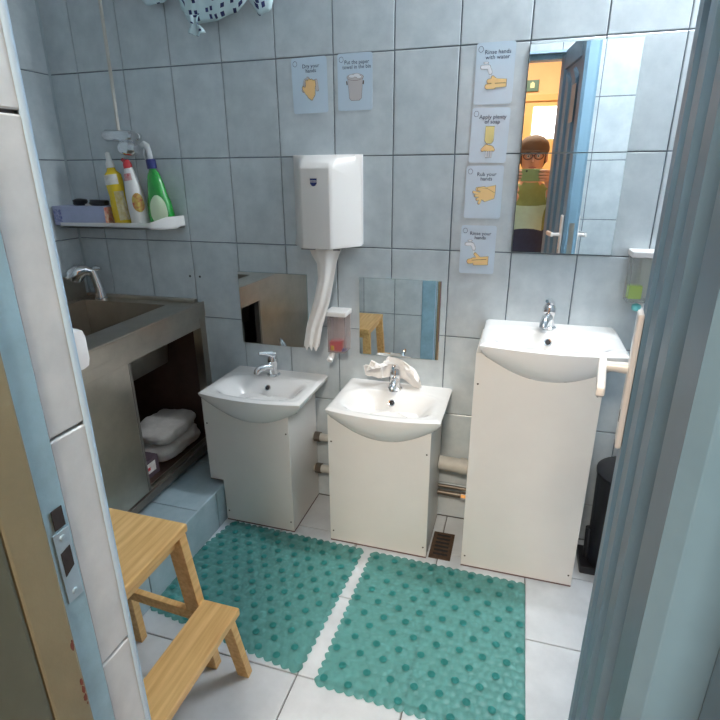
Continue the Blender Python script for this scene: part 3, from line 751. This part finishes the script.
cloth_bundle('printed_cloth', 'end of navy-squared cloth at the top edge, right beside the larger bunch', [(.550, 1.80), (.580, 1.764), (.610, 1.772), (.625, 1.81)], 1.80, 1.99, 6.1, hooks=(.585,))
cloth_bundle('printed_cloth', 'small dark-edged scrap of cloth at the top edge, left of the larger bunch', [(.13, 1.86), (.18, 1.822), (.23, 1.826), (.28, 1.85)], 1.85, 2.0, 9.4, hooks=(.22,))

# screw holes left in the wall
for x, lb in ((.179, 'left of two small screw holes in the wall tiles'), (.224, 'right of two small screw holes in the wall tiles')):
    h = MB().lathe([(.0045, 0), (.004, .001), (.001, .0008)], (x, 0, .916), 10, M=Matrix.Rotation(pi / 2, 3, 'X')).build('screw_hole', DARK); tag(h, lb, 'screw hole')

# ---------------------------------------------------------------- paper towel dispenser
dc = .775
td = thing('towel_dispenser', 'white paper towel dispenser mounted on the wall', 'dispenser', (dc, 0, 1.06))
def dsec(z):
    t = (z - 1.06) / .295                              # 0 bottom .. 1 top
    k = 1.0
    if t > .86: k = 1 - .55 * ((t - .86) / .14) ** 2
    fl_ = max(0, 1 - t / .18)
    wb = .121 - .010 * fl_ * 0; wm = .121 - .012 * (1 - fl_) ; wf = .048
    d = .132 * k
    return [(-.121, 0), (-.121, -.018), (-wm, -.035), (-wf - .012, -d + .008), (-wf, -d), (wf, -d), (wf + .012, -d + .008), (wm, -.035), (.121, -.018), (.121, 0)]
zs = [1.06, 1.075, 1.10, 1.13, 1.2, 1.28, 1.314, 1.328, 1.338, 1.346, 1.352, 1.355]
vs = []; fs = []
for z in zs: vs += [(dc + x, y, z) for x, y in dsec(z)]
m_ = 10
for j in range(len(zs) - 1):
    for i in range(m_ - 1): fs.append((j * m_ + i, j * m_ + i + 1, (j + 1) * m_ + i + 1, (j + 1) * m_ + i))
    fs.append((j * m_ + m_ - 1, j * m_, (j + 1) * m_, (j + 1) * m_ + m_ - 1))
fs += [tuple(range(m_))[::-1], tuple((len(zs) - 1) * m_ + i for i in range(m_))]
ho = MB().add(vs, fs).build('cover', PLASTIC2, td, bevel=.004, smooth=True)
MB().box((dc - .124, -.010, 1.064), (dc + .124, -.0003, 1.357)).build('back_plate', PLASTIC, td, bevel=.002)
MB().box((dc - .07, -.10, 1.052), (dc + .07, -.03, 1.060)).build('paper_slot', mat('grey slot', (.25, .25, .26), .6), td)
lg = Vector((dc - .004, -.1324, 1.272))
def shield(s, d): return [(lg.x - .0115 * s, lg.y - d, lg.z + .011 * s), (lg.x + .0115 * s, lg.y - d, lg.z + .011 * s), (lg.x + .0115 * s, lg.y - d, lg.z - .004 * s), (lg.x + .006 * s, lg.y - d, lg.z - .011 * s), (lg.x, lg.y - d, lg.z - .013 * s), (lg.x - .006 * s, lg.y - d, lg.z - .011 * s), (lg.x - .0115 * s, lg.y - d, lg.z - .004 * s)]
em = MB().prism(shield(1, 0), (0, -.0006, 0)).build('emblem', NAVYP, td)
MB().box((lg.x - .011, lg.y - .0010, lg.z - .001), (lg.x + .011, lg.y - .0005, lg.z + .0055)).build('emblem_band', GREYD, em)
for i in range(4): MB().box((lg.x - .0085 + i * .0047, lg.y - .0013, lg.z + .0004), (lg.x - .0062 + i * .0047, lg.y - .0009, lg.z + .004)).build('emblem_mark', NAVYP, em)
# hanging twisted towel
pth = [(0, .790, 1.056, .058), (.08, .788, 1.035, .050), (.15, .792, 1.005, .036), (.3, .788, .955, .030), (.5, .768, .865, .030), (.72, .738, .775, .030), (.9, .727, .715, .030), (1, .722, .690, .029)]
def towel(u, v):
    for (a, xa, za, wa), (b, xb, zb_, wb_) in zip(pth, pth[1:]):
        if v <= b + 1e-9:
            t = (v - a) / (b - a); x = xa + (xb - xa) * t; z = za + (zb_ - za) * t; w_ = wa + (wb_ - wa) * t; break
    y = -.094 - .010 * sin(pi * u) + .004 * sin(u * 7 + 1 + v * 3) + .0015 * sin(u * 17 + v * 5)
    ed = .008 * sin(u * 21) * (1 if v > .97 else 0)
    return Vector((x + (u - .5) * 2 * w_, y + .012 * v, z + ed))
o = link('hanging_towel', MB().grid(towel, 40, 40).mesh('hanging_towel', PAPER, recalc=False, smooth='all')); tag(o, 'long white paper towel hanging gathered from the wall dispenser', 'paper towel')
o.modifiers.new('thick', 'SOLIDIFY').thickness = .001

# ---------------------------------------------------------------- soap dispensers
def soap(label, x0, x1, z0, z1, fills, nozzle, tint):
    r = thing('soap_dispenser', label, 'soap dispenser', ((x0 + x1) / 2, 0, z0), 'clear wall soap dispensers')
    lid = .018
    MB().box((x0 - .006, -.078, z1 - lid), (x1 + .006, -.0005, z1)).build('lid', PLASTIC, r, bevel=.004)
    t = .0025
    tank = MB().box((x0, -.070, z0), (x1, -.070 + t, z1 - lid)).box((x0, -.070 + t, z0), (x0 + t, -.004, z1 - lid)).box((x1 - t, -.070 + t, z0), (x1, -.004, z1 - lid)).box((x0 + t, -.070 + t, z0), (x1 - t, -.004, z0 + t))
    MB.build(tank, 'clear_tank', tint, r)
    MB().box((x0, -.0035, z0), (x1, -.0006, z1 - lid)).build('back_plate', mat('milky plastic', (.70, .71, .70), .4), r)
    for nm, (a0, a1, b0, b1, c0, c1), m in fills:
        MB().box((x0 + a0, -.066 + b0, z0 + c0), (x0 + a1, -.066 + b1, z0 + c1)).build(nm, m, r, bevel=.003)
    nx, nz, nl, nr = nozzle
    if tint is CLEAR: MB().lathe([(.004, -.012), (.012, -.008), (.014, 0), (.012, .008), (.004, .012)], (nx - .012, -.058, z0 - .016), 16).build('valve', TEALP, r, smooth=True)
    MB().tube([(nx, -.040, z0), (nx, -.045, z0 - .012), (nx + nl * .3, -.055, z0 - .022), (nx + nl, -.070, z0 - .034)], [.009, .010, nr, nr * 1.1], 14).build('push_nozzle', PLASTIC, r, smooth=True)
    return r
PINKT = mat('pinkish clear plastic', (.78, .66, .66), .2, trans=.85, alpha=.5)
soap('clear soap dispenser with red contents between left and middle mirrors', .781, .848, .676, .832, [('red_sachet', (.004, .050, .004, .03, .003, .040), RED), ('yellow_mark', (.010, .022, .001, .004, .006, .024), YEL), ('violet_piece', (.036, .062, .010, .03, .001, .012), VIOLET)], (.790, 0, -.004, .011), PINKT)
soap('clear soap dispenser with lime piece, at right by the open door', 1.748, 1.828, .925, 1.078, [('lime_piece', (.002, .040, .002, .03, .010, .050), LIME), ('milky_fill', (.030, .074, .034, .055, .010, .128), mat('milky soap', (.66, .66, .60), .5))], (1.792, 0, .004, .010), CLEAR)
# white dispenser on the inner face of the front wall, peeping past the corner bead
wd = thing('wall_dispenser', 'white rounded fixture peeping from behind the tiled door reveal', 'dispenser', (.85, YF, 1.06))
MB().box((.805, YF + .0005, 1.062), (.905, YF + .113, 1.118)).build('housing', PLASTIC, wd, bevel=.014, smooth=True)
MB().box((.815, YF + .010, 1.054), (.893, YF + .100, 1.063)).build('tray', PLASTIC, wd, bevel=.003)

# ---------------------------------------------------------------- instruction cards
def ellipse(cx, cz, rx, rz, n=22, a0=0, rot=0):
    out = []
    for i in range(n):
        a = a0 + 2 * pi * i / n; x, z = rx * cos(a), rz * sin(a); out.append((cx + x * cos(rot) - z * sin(rot), cz + x * sin(rot) + z * cos(rot)))
    return out
def caps(a, b, r, r2=None, n=8):
    r2 = r2 if r2 is not None else r; ang = math.atan2(b[1] - a[1], b[0] - a[0]); out = []
    for i in range(n + 1): t = ang + pi / 2 + pi * i / n; out.append((a[0] + r * cos(t), a[1] + r * sin(t)))
    for i in range(n + 1): t = ang - pi / 2 + pi * i / n; out.append((b[0] + r2 * cos(t), b[1] + r2 * sin(t)))
    return out
def rrect(w_, h_, r, n=5):
    out = []
    for cx, cz, a0 in ((w_ / 2 - r, h_ / 2 - r, 0), (-w_ / 2 + r, h_ / 2 - r, pi / 2), (-w_ / 2 + r, -h_ / 2 + r, pi), (w_ / 2 - r, -h_ / 2 + r, 1.5 * pi)):
        for i in range(n + 1): a = a0 + pi / 2 * i / n; out.append((cx + r * cos(a), cz + r * sin(a)))
    return out
def card(label, x0, x1, z0, z1, text, draw, tilt=0):
    W, H = x1 - x0, z1 - z0
    r = thing('instruction_card', label, 'card', ((x0 + x1) / 2, -.0008, (z0 + z1) / 2), 'hand washing instruction cards')
    r.rotation_euler.y = tilt
    def flat(name, polys, y, m, th=.0003):
        mb = MB()
        for k, p in enumerate(polys): mb.prism([(x, y - k * .00002, z) for x, z in p], (0, -th, 0))
        return link(name, mb.mesh(name, m), r)
    flat('card_sheet', [rrect(W, H, .008)], 0, CARD, .0008)
    # ring around the card number
    rx, rz = -W / 2 + .013, H / 2 - .017
    mb = MB(); n = 20
    mb.add([(rx + q * cos(2 * pi * i / n), -.0010, rz + 1.1 * q * sin(2 * pi * i / n)) for q in (.0075, .0064) for i in range(n)], [(i, (i + 1) % n, (i + 1) % n + n, i + n) for i in range(n)])
    link('number_ring', mb.mesh('number_ring', NAVY, recalc=False), r)
    cu = bpy.data.curves.new('lettering', 'FONT'); cu.body = text; cu.size = .0158; cu.align_x = 'CENTER'; cu.align_y = 'TOP'; cu.extrude = .0001; cu.space_line = .85; cu.resolution_u = 2; cu.offset = .0001
    t = bpy.data.objects.new('t', cu); me = bpy.data.meshes.new_from_object(t); me.name = 'lettering'
    for v in me.vertices: v.co = Vector((v.co.x, -v.co.z, v.co.y))
    me.materials.clear(); me.materials.append(NAVY)
    bpy.data.objects.remove(t)
    xs = [v.co.x for v in me.vertices]; wdt = max(xs) - min(xs); s = min(1, (W - .022) / wdt)
    for v in me.vertices: v.co.x *= s
    o = link('lettering', me, r); o.location = (.006, -.0011, H / 2 - .018)
    layer = [0]
    def shape(name, polys, m, outline=True, grow=.0011):
        y = -.0009 - layer[0] * .0004; layer[0] += 1
        if outline:
            gp = []
            for p in polys:
                cx = sum(q[0] for q in p) / len(p); cz = sum(q[1] for q in p) / len(p)
                gp.append([(x + grow * (x - cx) / max(1e-6, math.hypot(x - cx, z - cz)), z + grow * (z - cz) / max(1e-6, math.hypot(x - cx, z - cz))) for x, z in p])
            flat(name + '_outline', gp, y, INK, .0002); y -= .0002
        flat(name, polys, y, m, .0003)
    draw(shape)
    return r
def tap_draw(shape):
    shape('drawn_tap', [caps((-.036, .018), (-.018, .018), .005), caps((-.018, .018), (-.012, .004), .005), caps((-.030, .029), (-.022, .029), .0022)], WHITED)
    shape('drawn_water', [caps((-.012, -.004), (-.010, -.016), .0018)], WHITED, False)
def d_rinse1(shape):
    tap_draw(shape)
    shape('drawn_hand', [[(-.008, -.012), (.036, -.016), (.036, -.036), (-.006, -.038)], caps((-.014, -.020), (.0, -.018), .006), caps((-.018, -.034), (.0, -.034), .007), caps((-.004, -.010), (.004, -.016), .004)], HANDC)
    shape('hand_crease', [caps((.004, -.026), (.034, -.026), .0007)], INK, False)
def d_soap(shape):
    shape('drawn_soap_bottle', [[(-.012, .026), (.014, .026), (.014, -.014), (.008, -.022), (-.006, -.022), (-.012, -.014)]], SOAPC)
    shape('drawn_hand', [ellipse(.0, -.036, .017, .009), caps((-.016, -.040), (-.006, -.030), .005), caps((.008, -.032), (.016, -.040), .004)], HANDC)
    shape('drawn_fingers', [caps((-.004 + i * .007, -.046), (-.004 + i * .007, -.060), .0024) for i in range(3)], WHITED, True, .0008)
def d_rub(shape):
    shape('drawn_back_hand', [[(.036, .022), (.036, .000), (.006, -.004), (-.010, .012)], caps((-.018, .010), (.0, .012), .006)], HANDC)
    shape('drawn_front_hand', [[(.036, -.002), (.034, -.018), (.006, -.028), (-.014, -.014), (-.010, .004), (.010, .012)]] + [caps((-.030 + i * .006, .001 - i * .011), (-.008, -.004 - i * .006), .0038) for i in range(4)] + [caps((-.014, .010), (.006, .006), .005)], HANDC)
def d_rinse2(shape):
    tap_draw(shape)
    shape('drawn_hand', [[(-.016, -.026), (.036, -.020), (.036, -.048), (-.010, -.050)], caps((-.024, -.038), (-.004, -.034), .008), caps((-.006, -.014), (.006, -.026), .0045)], HANDC)
    shape('hand_crease', [caps((-.016, -.034), (.030, -.030), .0008)], INK, False)
def d_dry(shape):
    shape('drawn_towel', [caps((-.014, .014), (-.022, -.012), .006), caps((.022, .012), (.026, -.012), .005), caps((-.006, .020), (-.012, .0), .005)], GREYD)
    shape('drawn_hand', [[(-.013, .004), (.019, .004), (.017, -.028), (.006, -.044), (-.006, -.036), (-.020, -.016)]] + [caps((-.009 + i * .0085, .0), (-.010 + i * .0085, .016 - abs(i - 1.3) * .003), .0043) for i in range(4)] + [caps((-.022, -.006), (-.012, -.022), .0045)], HANDC)
def d_bin(shape):
    shape('drawn_bin', [[(-.024, .012), (.026, .012), (.021, -.046), (.014, -.052), (-.012, -.052), (-.018, -.046)]], GREYD)
    shape('drawn_bin_mouth', [ellipse(.001, .014, .027, .009)], GREYD)
    shape('drawn_paper', [ellipse(-.010, .017, .010, .005), ellipse(.006, .019, .011, .005), ellipse(.014, .014, .008, .004)], WHITED, True, .0007)
    shape('bin_handle', [caps((-.027, .002), (-.026, -.006), .0018), caps((.029, .002), (.028, -.006), .0018)], INK, False)
card('"Dry your hands" card, left of the two cards above the towel dispenser', .657, .780, 1.486, 1.650, 'Dry your\nhands', d_dry, rad(-1))
card('"Put the paper towel in the bin" card with drawn bin', .815, .931, 1.489, 1.653, 'Put the paper\ntowel in the bin', d_bin)
card('"Rinse hands with water" card, topmost in the column beside the stacked mirrors', 1.249, 1.361, 1.491, 1.655, 'Rinse hands\nwith water', d_rinse1)
card('"Apply plenty of soap" card, second from top in the column', 1.246, 1.359, 1.326, 1.482, 'Apply plenty\nof soap', d_soap, rad(1))
card('card with two drawn hands rubbing, third from top in the column', 1.240, 1.355, 1.158, 1.318, 'Rub your\nhands', d_rub)
card('"Rinse your hands" card, lowest in the column beside the stacked mirrors', 1.235, 1.348, .979, 1.136, 'Rinse your\nhands', d_rinse2)

# ---------------------------------------------------------------- wooden step stool
st = thing('step_stool', 'light bamboo two-step stool standing on the floor at left', 'stool', (.63, -1.04, 0))
TZ, LZ = .490, .246
def plank(name, x0, x1, yA, yB, z1, t, nb):
    """step glued up from nb boards"""
    for k in range(nb):
        a_, b_ = x0 + (x1 - x0) * k / nb, x0 + (x1 - x0) * (k + 1) / nb
    return MB().box((x0, yA, z1 - t), (x1, yB, z1)).build(name, WOOD, st, bevel=.004)
plank('top_step', .463, .702, -1.225, -.878, TZ, .022, 3)
plank('lower_step', .712, .818, -1.225, -.868, LZ, .022, 2)
for y, sg in ((-.902, 1), (-1.200, -1)):
    MB().bar((.682, y, TZ - .022), (.704, y + sg * .045, .0), .026, .042, (1, 0, 0)).build('leg', WOOD, st, bevel=.002)
    MB().bar((.488, y, TZ - .022), (.448, y + sg * .060, .0), .024, .036, (1, 0, 0)).build('leg', WOOD, st, bevel=.002)
    MB().bar((.795, y + sg * .005, LZ - .022), (.806, y + sg * .045, .0), .022, .034, (1, 0, 0)).build('leg', WOOD, st, bevel=.002)
    MB().bar((.470, y + sg * .031, .206), (.785, y + sg * .012, .206), .018, .030, (0, 0, 1)).build('side_rail', WOOD, st, bevel=.002)
    MB().bar((.50, y, TZ - .038), (.67, y, TZ - .038), .018, .030, (0, 0, 1)).build('side_rail', WOOD, st, bevel=.002)
MB().bar((.495, -1.19, TZ - .038), (.495, -.91, TZ - .038), .018, .03).build('cross_rail', WOOD, st, bevel=.002)
MB().bar((.676, -1.19, TZ - .038), (.676, -.91, TZ - .038), .018, .03).build('cross_rail', WOOD, st, bevel=.002)

# ---------------------------------------------------------------- vinyl mats
def bath_mat(label, c00, c10, c11, c01, nu, nv, seed, straight=()):
    """corners back-left, back-right, front-right, front-left"""
    P = [Vector((*c, 0)) for c in (c00, c10, c11, c01)]
    ctr = sum(P, Vector()) / 4
    r = thing('bath_mat', label, 'bath mat', ctr, 'teal vinyl bath mats')
    lu, lv = (P[1] - P[0]).length, (P[3] - P[0]).length
    cell = .026; ku, kv = round(lu / cell), round(lv / cell)
    def pos(u, v):
        a = abs(sin(pi * u * ku)) * .008; b = abs(sin(pi * v * kv)) * .008
        if 'r' in straight: bR = 0
        else: bR = b
        uu = u + (2 * u - 1) * (b / lu) * abs(2 * u - 1) ** 6 if u < .5 else u + (2 * u - 1) * (bR / lu) * abs(2 * u - 1) ** 6
        vv = v + (2 * v - 1) * (a / lv) * abs(2 * v - 1) ** 6
        return P[0] * (1 - uu) * (1 - vv) + P[1] * uu * (1 - vv) + P[2] * uu * vv + P[3] * (1 - uu) * vv
    rg = random.Random(seed)
    sheet = MB(); N, Mv = ku * 6, kv * 6
    def f(u, v):
        p = pos(u, v)
        cu, cv = u * ku, v * kv
        row = math.floor(cv); fu = (cu + (.5 if row % 2 else 0)) % 1 - .5; fv = cv % 1 - .5
        dd = math.hypot(fu, fv) * 2
        h = .0028 + .0030 * max(0, 1 - dd * dd) ** .7 + .0010 * noise.noise(p * 150)
        return Vector((p.x, p.y, h))
    sheet.grid(f, N, Mv)
    o = sheet.build('vinyl_sheet', PVC, r, smooth='all', recalc=False)
    cupm = MB().lathe([(.0105, 0), (.0110, .0012), (.0085, .0022), (.003, .0025)], (0, 0, 0), 12).mesh('suction_cup', CUP, smooth=True)
    for j in range(nv):
        for i in range(nu):
            u = (i + .5 + (.3 if j % 2 else -.2)) / nu + rg.uniform(-.006, .006); v = (j + .5) / nv + rg.uniform(-.006, .006)
            if not .02 < u < .98: continue
            p = pos(u, v)
            q = link('suction_cup', cupm, r, p - ctr + Vector((0, 0, .0052)))
    return r
bath_mat('left teal vinyl bath mat, partly under the wooden stool', (.442, -.276), (.978, -.290), (.945, -.815), (.350, -.730), 9, 12, 4)
bath_mat('right teal vinyl bath mat in front of the tall washbasin', (1.016, -.292), (1.545, -.300), (1.548, -.850), (1.004, -.832), 8, 11, 5, straight='r')

# ---------------------------------------------------------------- black bin behind the door
bn = thing('waste_bin', 'black plastic bin standing on the floor behind the open door', 'bin', (1.855, -.125, 0))
MB().lathe([(.096, .0), (.10, .006), (.108, .36), (.112, .365), (.112, .375), (.104, .380), (.06, .388), (.002, .390)], (1.848, -.122, 0), 32).build('bucket', BLACK, bn, smooth=True)
MB().box((1.722, -.19, .0), (1.80, -.07, .030)).build('foot', BLACK, bn, bevel=.006)
MB().tube([(1.748, -.13, .02), (1.742, -.13, .15)], .012, 10).build('pedal_rod', BLACK, bn, smooth=True)

# ---------------------------------------------------------------- person taking the picture
px, py = 1.455, -2.075
person = thing('person', 'person in brown cap, glasses and green top, seen in the stacked mirrors', 'person', (px, py, 0))
def skin_mesh(nodes, edges, sub_=2):
    me = bpy.data.meshes.new('sk'); me.from_pydata([n[0] for n in nodes], edges, []); ob = bpy.data.objects.new('sk', me); COL.objects.link(ob)
    ob.modifiers.new('skin', 'SKIN'); 
    if not me.skin_vertices: me.attributes  # layer is created with the modifier below
    bm = bmesh.new(); bm.from_mesh(me); lay = bm.verts.layers.skin.verify()
    bm.verts.ensure_lookup_table()
    for v, n in zip(bm.verts, nodes):
        rr_ = n[1]; v[lay].radius = rr_ if isinstance(rr_, tuple) else (rr_, rr_)
        v[lay].use_root = (v.index == 0)
    bm.to_mesh(me); bm.free()
    s = ob.modifiers.new('sub', 'SUBSURF'); s.levels = sub_; s.render_levels = sub_
    dg = bpy.context.evaluated_depsgraph_get(); dg.update()
    out = bpy.data.meshes.new_from_object(ob.evaluated_get(dg)); bpy.data.objects.remove(ob)
    return out
V = Vector
N = [(V((0, 0, .80)), (.135, .10)),            # 0 pelvis
     (V((0, 0, .95)), (.135, .098)), (V((0, .0, 1.08)), (.145, .10)), (V((0, 0, 1.17)), (.12, .085)), (V((0, .005, 1.225)), (.052, .052)), (V((0, .02, 1.29)), (.06, .06)),   # 1..5 spine, neck, jaw
     (V((0, .025, 1.37)), (.082, .098)), (V((0, .02, 1.43)), (.078, .095)), (V((0, .015, 1.468)), (.05, .06)),                              # 6..8 head
     (V((.155, 0, 1.165)), .055), (V((.20, .05, 1.00)), .046), (V((.13, .20, 1.13)), .036), (V((.115, .225, 1.200)), .028),                 # 9..12 right arm
     (V((-.155, 0, 1.165)), .055), (V((-.205, .03, .99)), .046), (V((-.13, .19, 1.09)), .036), (V((-.075, .235, 1.17)), .028),              # 13..16 left arm
     (V((.085, 0, .74)), .085), (V((.095, .02, .43)), .060), (V((.10, -.01, .09)), .042), (V((.10, .10, .035)), (.042, .03)),               # 17..20
     (V((-.085, 0, .74)), .085), (V((-.095, .02, .43)), .060), (V((-.10, -.01, .09)), .042), (V((-.10, .10, .035)), (.042, .03))]
Ed = [(0, 1), (1, 2), (2, 3), (3, 4), (4, 5), (5, 6), (6, 7), (7, 8), (3, 9), (9, 10), (10, 11), (11, 12), (3, 13), (13, 14), (14, 15), (15, 16), (0, 17), (17, 18), (18, 19), (19, 20), (0, 21), (21, 22), (22, 23), (23, 24)]
body = skin_mesh(N, Ed)
for m in (SHIRT, SKIN, JEANS, OLIVE, BLACK): body.materials.append(m)
mats_n = [m.name for m in body.materials]
while body.materials[0] is not SHIRT: body.materials.pop(index=0)
for q in body.polygons:
    c = q.center; q.use_smooth = True
    if c.z > 1.222 and abs(c.x) < .12 and c.y < .17: q.material_index = 1
    elif c.z < .075: q.material_index = 4
    elif c.z < .93 and abs(c.x) < .19: q.material_index = 2
    elif (c.z > 1.10 and c.y < .16) or (abs(c.x) > .10 and .03 < c.y < .225 and c.z > .93): q.material_index = 3
    elif c.y > .225: q.material_index = 1
    else: q.material_index = 0
body.name = 'body'; bobj = link('body', body, person)
# face
MB().lathe([(.004, 0), (.013, .006), (.011, .020), (.006, .036), (.002, .040)], (0, .122, 1.348), 12, 1, 1.2).build('nose', SKIN, None, smooth=True).parent = person
def local(name, mb, m, par=person, **k): return link(name, mb.mesh(name, m, **k), par)
for s in (-1, 1):
    local('ear', MB().lathe([(.003, -.03), (.016, -.02), (.018, .0), (.014, .022), (.003, .03)], (s * .083, .015, 1.378), 12, .5, 1), SKIN, smooth=True)
    local('eye', MB().lathe([(.002, -.010), (.008, -.006), (.010, 0), (.008, .006), (.002, .010)], (s * .031, .112, 1.390), 12), mat('eye white', (.8, .8, .78), .3), smooth=True)
    local('pupil', MB().lathe([(.001, -.005), (.004, -.003), (.005, 0), (.004, .003), (.001, .005)], (s * .031, .1195, 1.390), 10), DARK, smooth=True)
local('mouth', MB().lathe([(.002, -.006), (.018, -.003), (.020, 0), (.018, .003), (.002, .006)], (0, .104, 1.322), 16, 1.2, .5), mat('lips', (.42, .14, .12), .5), smooth=True)
gl = MB()
for s in (-1, 1):
    pts = [(s * .033 + .027 * cos(a), .134, 1.390 + .020 * sin(a)) for a in [2 * pi * i / 20 for i in range(21)]]
    gl.tube(pts, .0032, 8)
    gl.tube([(s * .060, .132, 1.396), (s * .084, .02, 1.396)], .0028, 8)
gl.tube([(-.007, .135, 1.392), (.007, .135, 1.392)], .003, 8)
local('glasses', gl, mat('dark red brown frames', (.06, .02, .02), .3), smooth=True)
cp = local('cap', MB().lathe([(.098, 1.412), (.104, 1.420), (.104, 1.445), (.094, 1.478), (.066, 1.505), (.028, 1.519), (.004, 1.522)], (0, .016, 0), 28, .93, 1.06), CAPM, smooth=True)
local('cap_brim', MB().prism([(.088 * cos(a), .075 + .085 * sin(a) * (1 if sin(a) > 0 else .2), 1.413 + 0 * a) for a in [2 * pi * i / 24 for i in range(24)]], (0, 0, .010)), CAPM, cp, bevel=.003)
local('hair', MB().lathe([(.03, 1.315), (.070, 1.325), (.088, 1.36), (.094, 1.41), (.05, 1.44)], (0, -.014, 0), 24, .95, .95), mat('dark brown hair', (.05, .03, .02), .7), smooth=True)
# phone held just behind the lens, and the two hands closing on its edges
ph = thing('phone', 'phone in an olive case held up by the person in the mirror', 'phone', (1.432, -1.80, 1.17))
PHX0, PHX1, PHZ0, PHZ1, PHY = 1.372, 1.522, 1.241, 1.314, -1.795
MB().box((PHX0, PHY - .009, PHZ0), (PHX1, PHY, PHZ1)).build('case', OLIVE, ph, bevel=.004)
MB().box((PHX0 + .004, PHY - .0096, PHZ0 + .006), (PHX1 - .004, PHY - .009, PHZ1 - .006)).build('screen', BLACK, ph)
MB().lathe([(.006, 0), (.006, .0015), (.004, .002)], (1.4231, PHY, 1.3012), 16, M=Matrix.Rotation(-pi / 2, 3, 'X')).build('lens', BLACK, ph)
def hand(side):
    """palm behind the phone edge, four fingers wrapping its back, thumb on the screen side; local to the person"""
    ox, oy = px, py
    ex = (PHX1 if side > 0 else PHX0) - ox; fyv = PHY - oy; s = side
    wr = V((.115, .225, 1.200)) if s > 0 else V((-.075, .235, 1.17))
    nodes = [(V((ex + s * .030, fyv - .030, 1.250)), (.030, .016)), (wr, (.026, .022)), (V((ex + s * .026, fyv - .016, 1.275)), (.026, .014))]
    edges = [(0, 1), (0, 2)]
    for i, (dz, ln) in enumerate(((.030, .92), (.012, 1.0), (-.006, .95), (-.023, .78))):
        b = len(nodes); zb_ = 1.270 + dz
        nodes += [(V((ex + s * .030, fyv - .008, zb_)), .0095), (V((ex + s * .018, fyv + .010, zb_ + .001)), .0088), (V((ex - s * .012 * ln, fyv + .011, zb_ + .002)), .0082), (V((ex - s * .028 * ln, fyv + .0095, zb_ + .002)), .0070)]
        edges += [(2, b), (b, b + 1), (b + 1, b + 2), (b + 2, b + 3)]
    b = len(nodes)
    nodes += [(V((ex + s * .022, fyv - .034, 1.262)), .0115), (V((ex + s * .004, fyv - .026, 1.284)), .0095), (V((ex - s * .010, fyv - .021, 1.302)), .0080)]
    edges += [(0, b), (b, b + 1), (b + 1, b + 2)]
    return skin_mesh(nodes, edges, 1)
for s in (1, -1):
    me = hand(s); me.materials.clear(); me.materials.append(SKIN)
    for q in me.polygons: q.use_smooth = True
    me.name = 'hand'; link('hand', me, person)
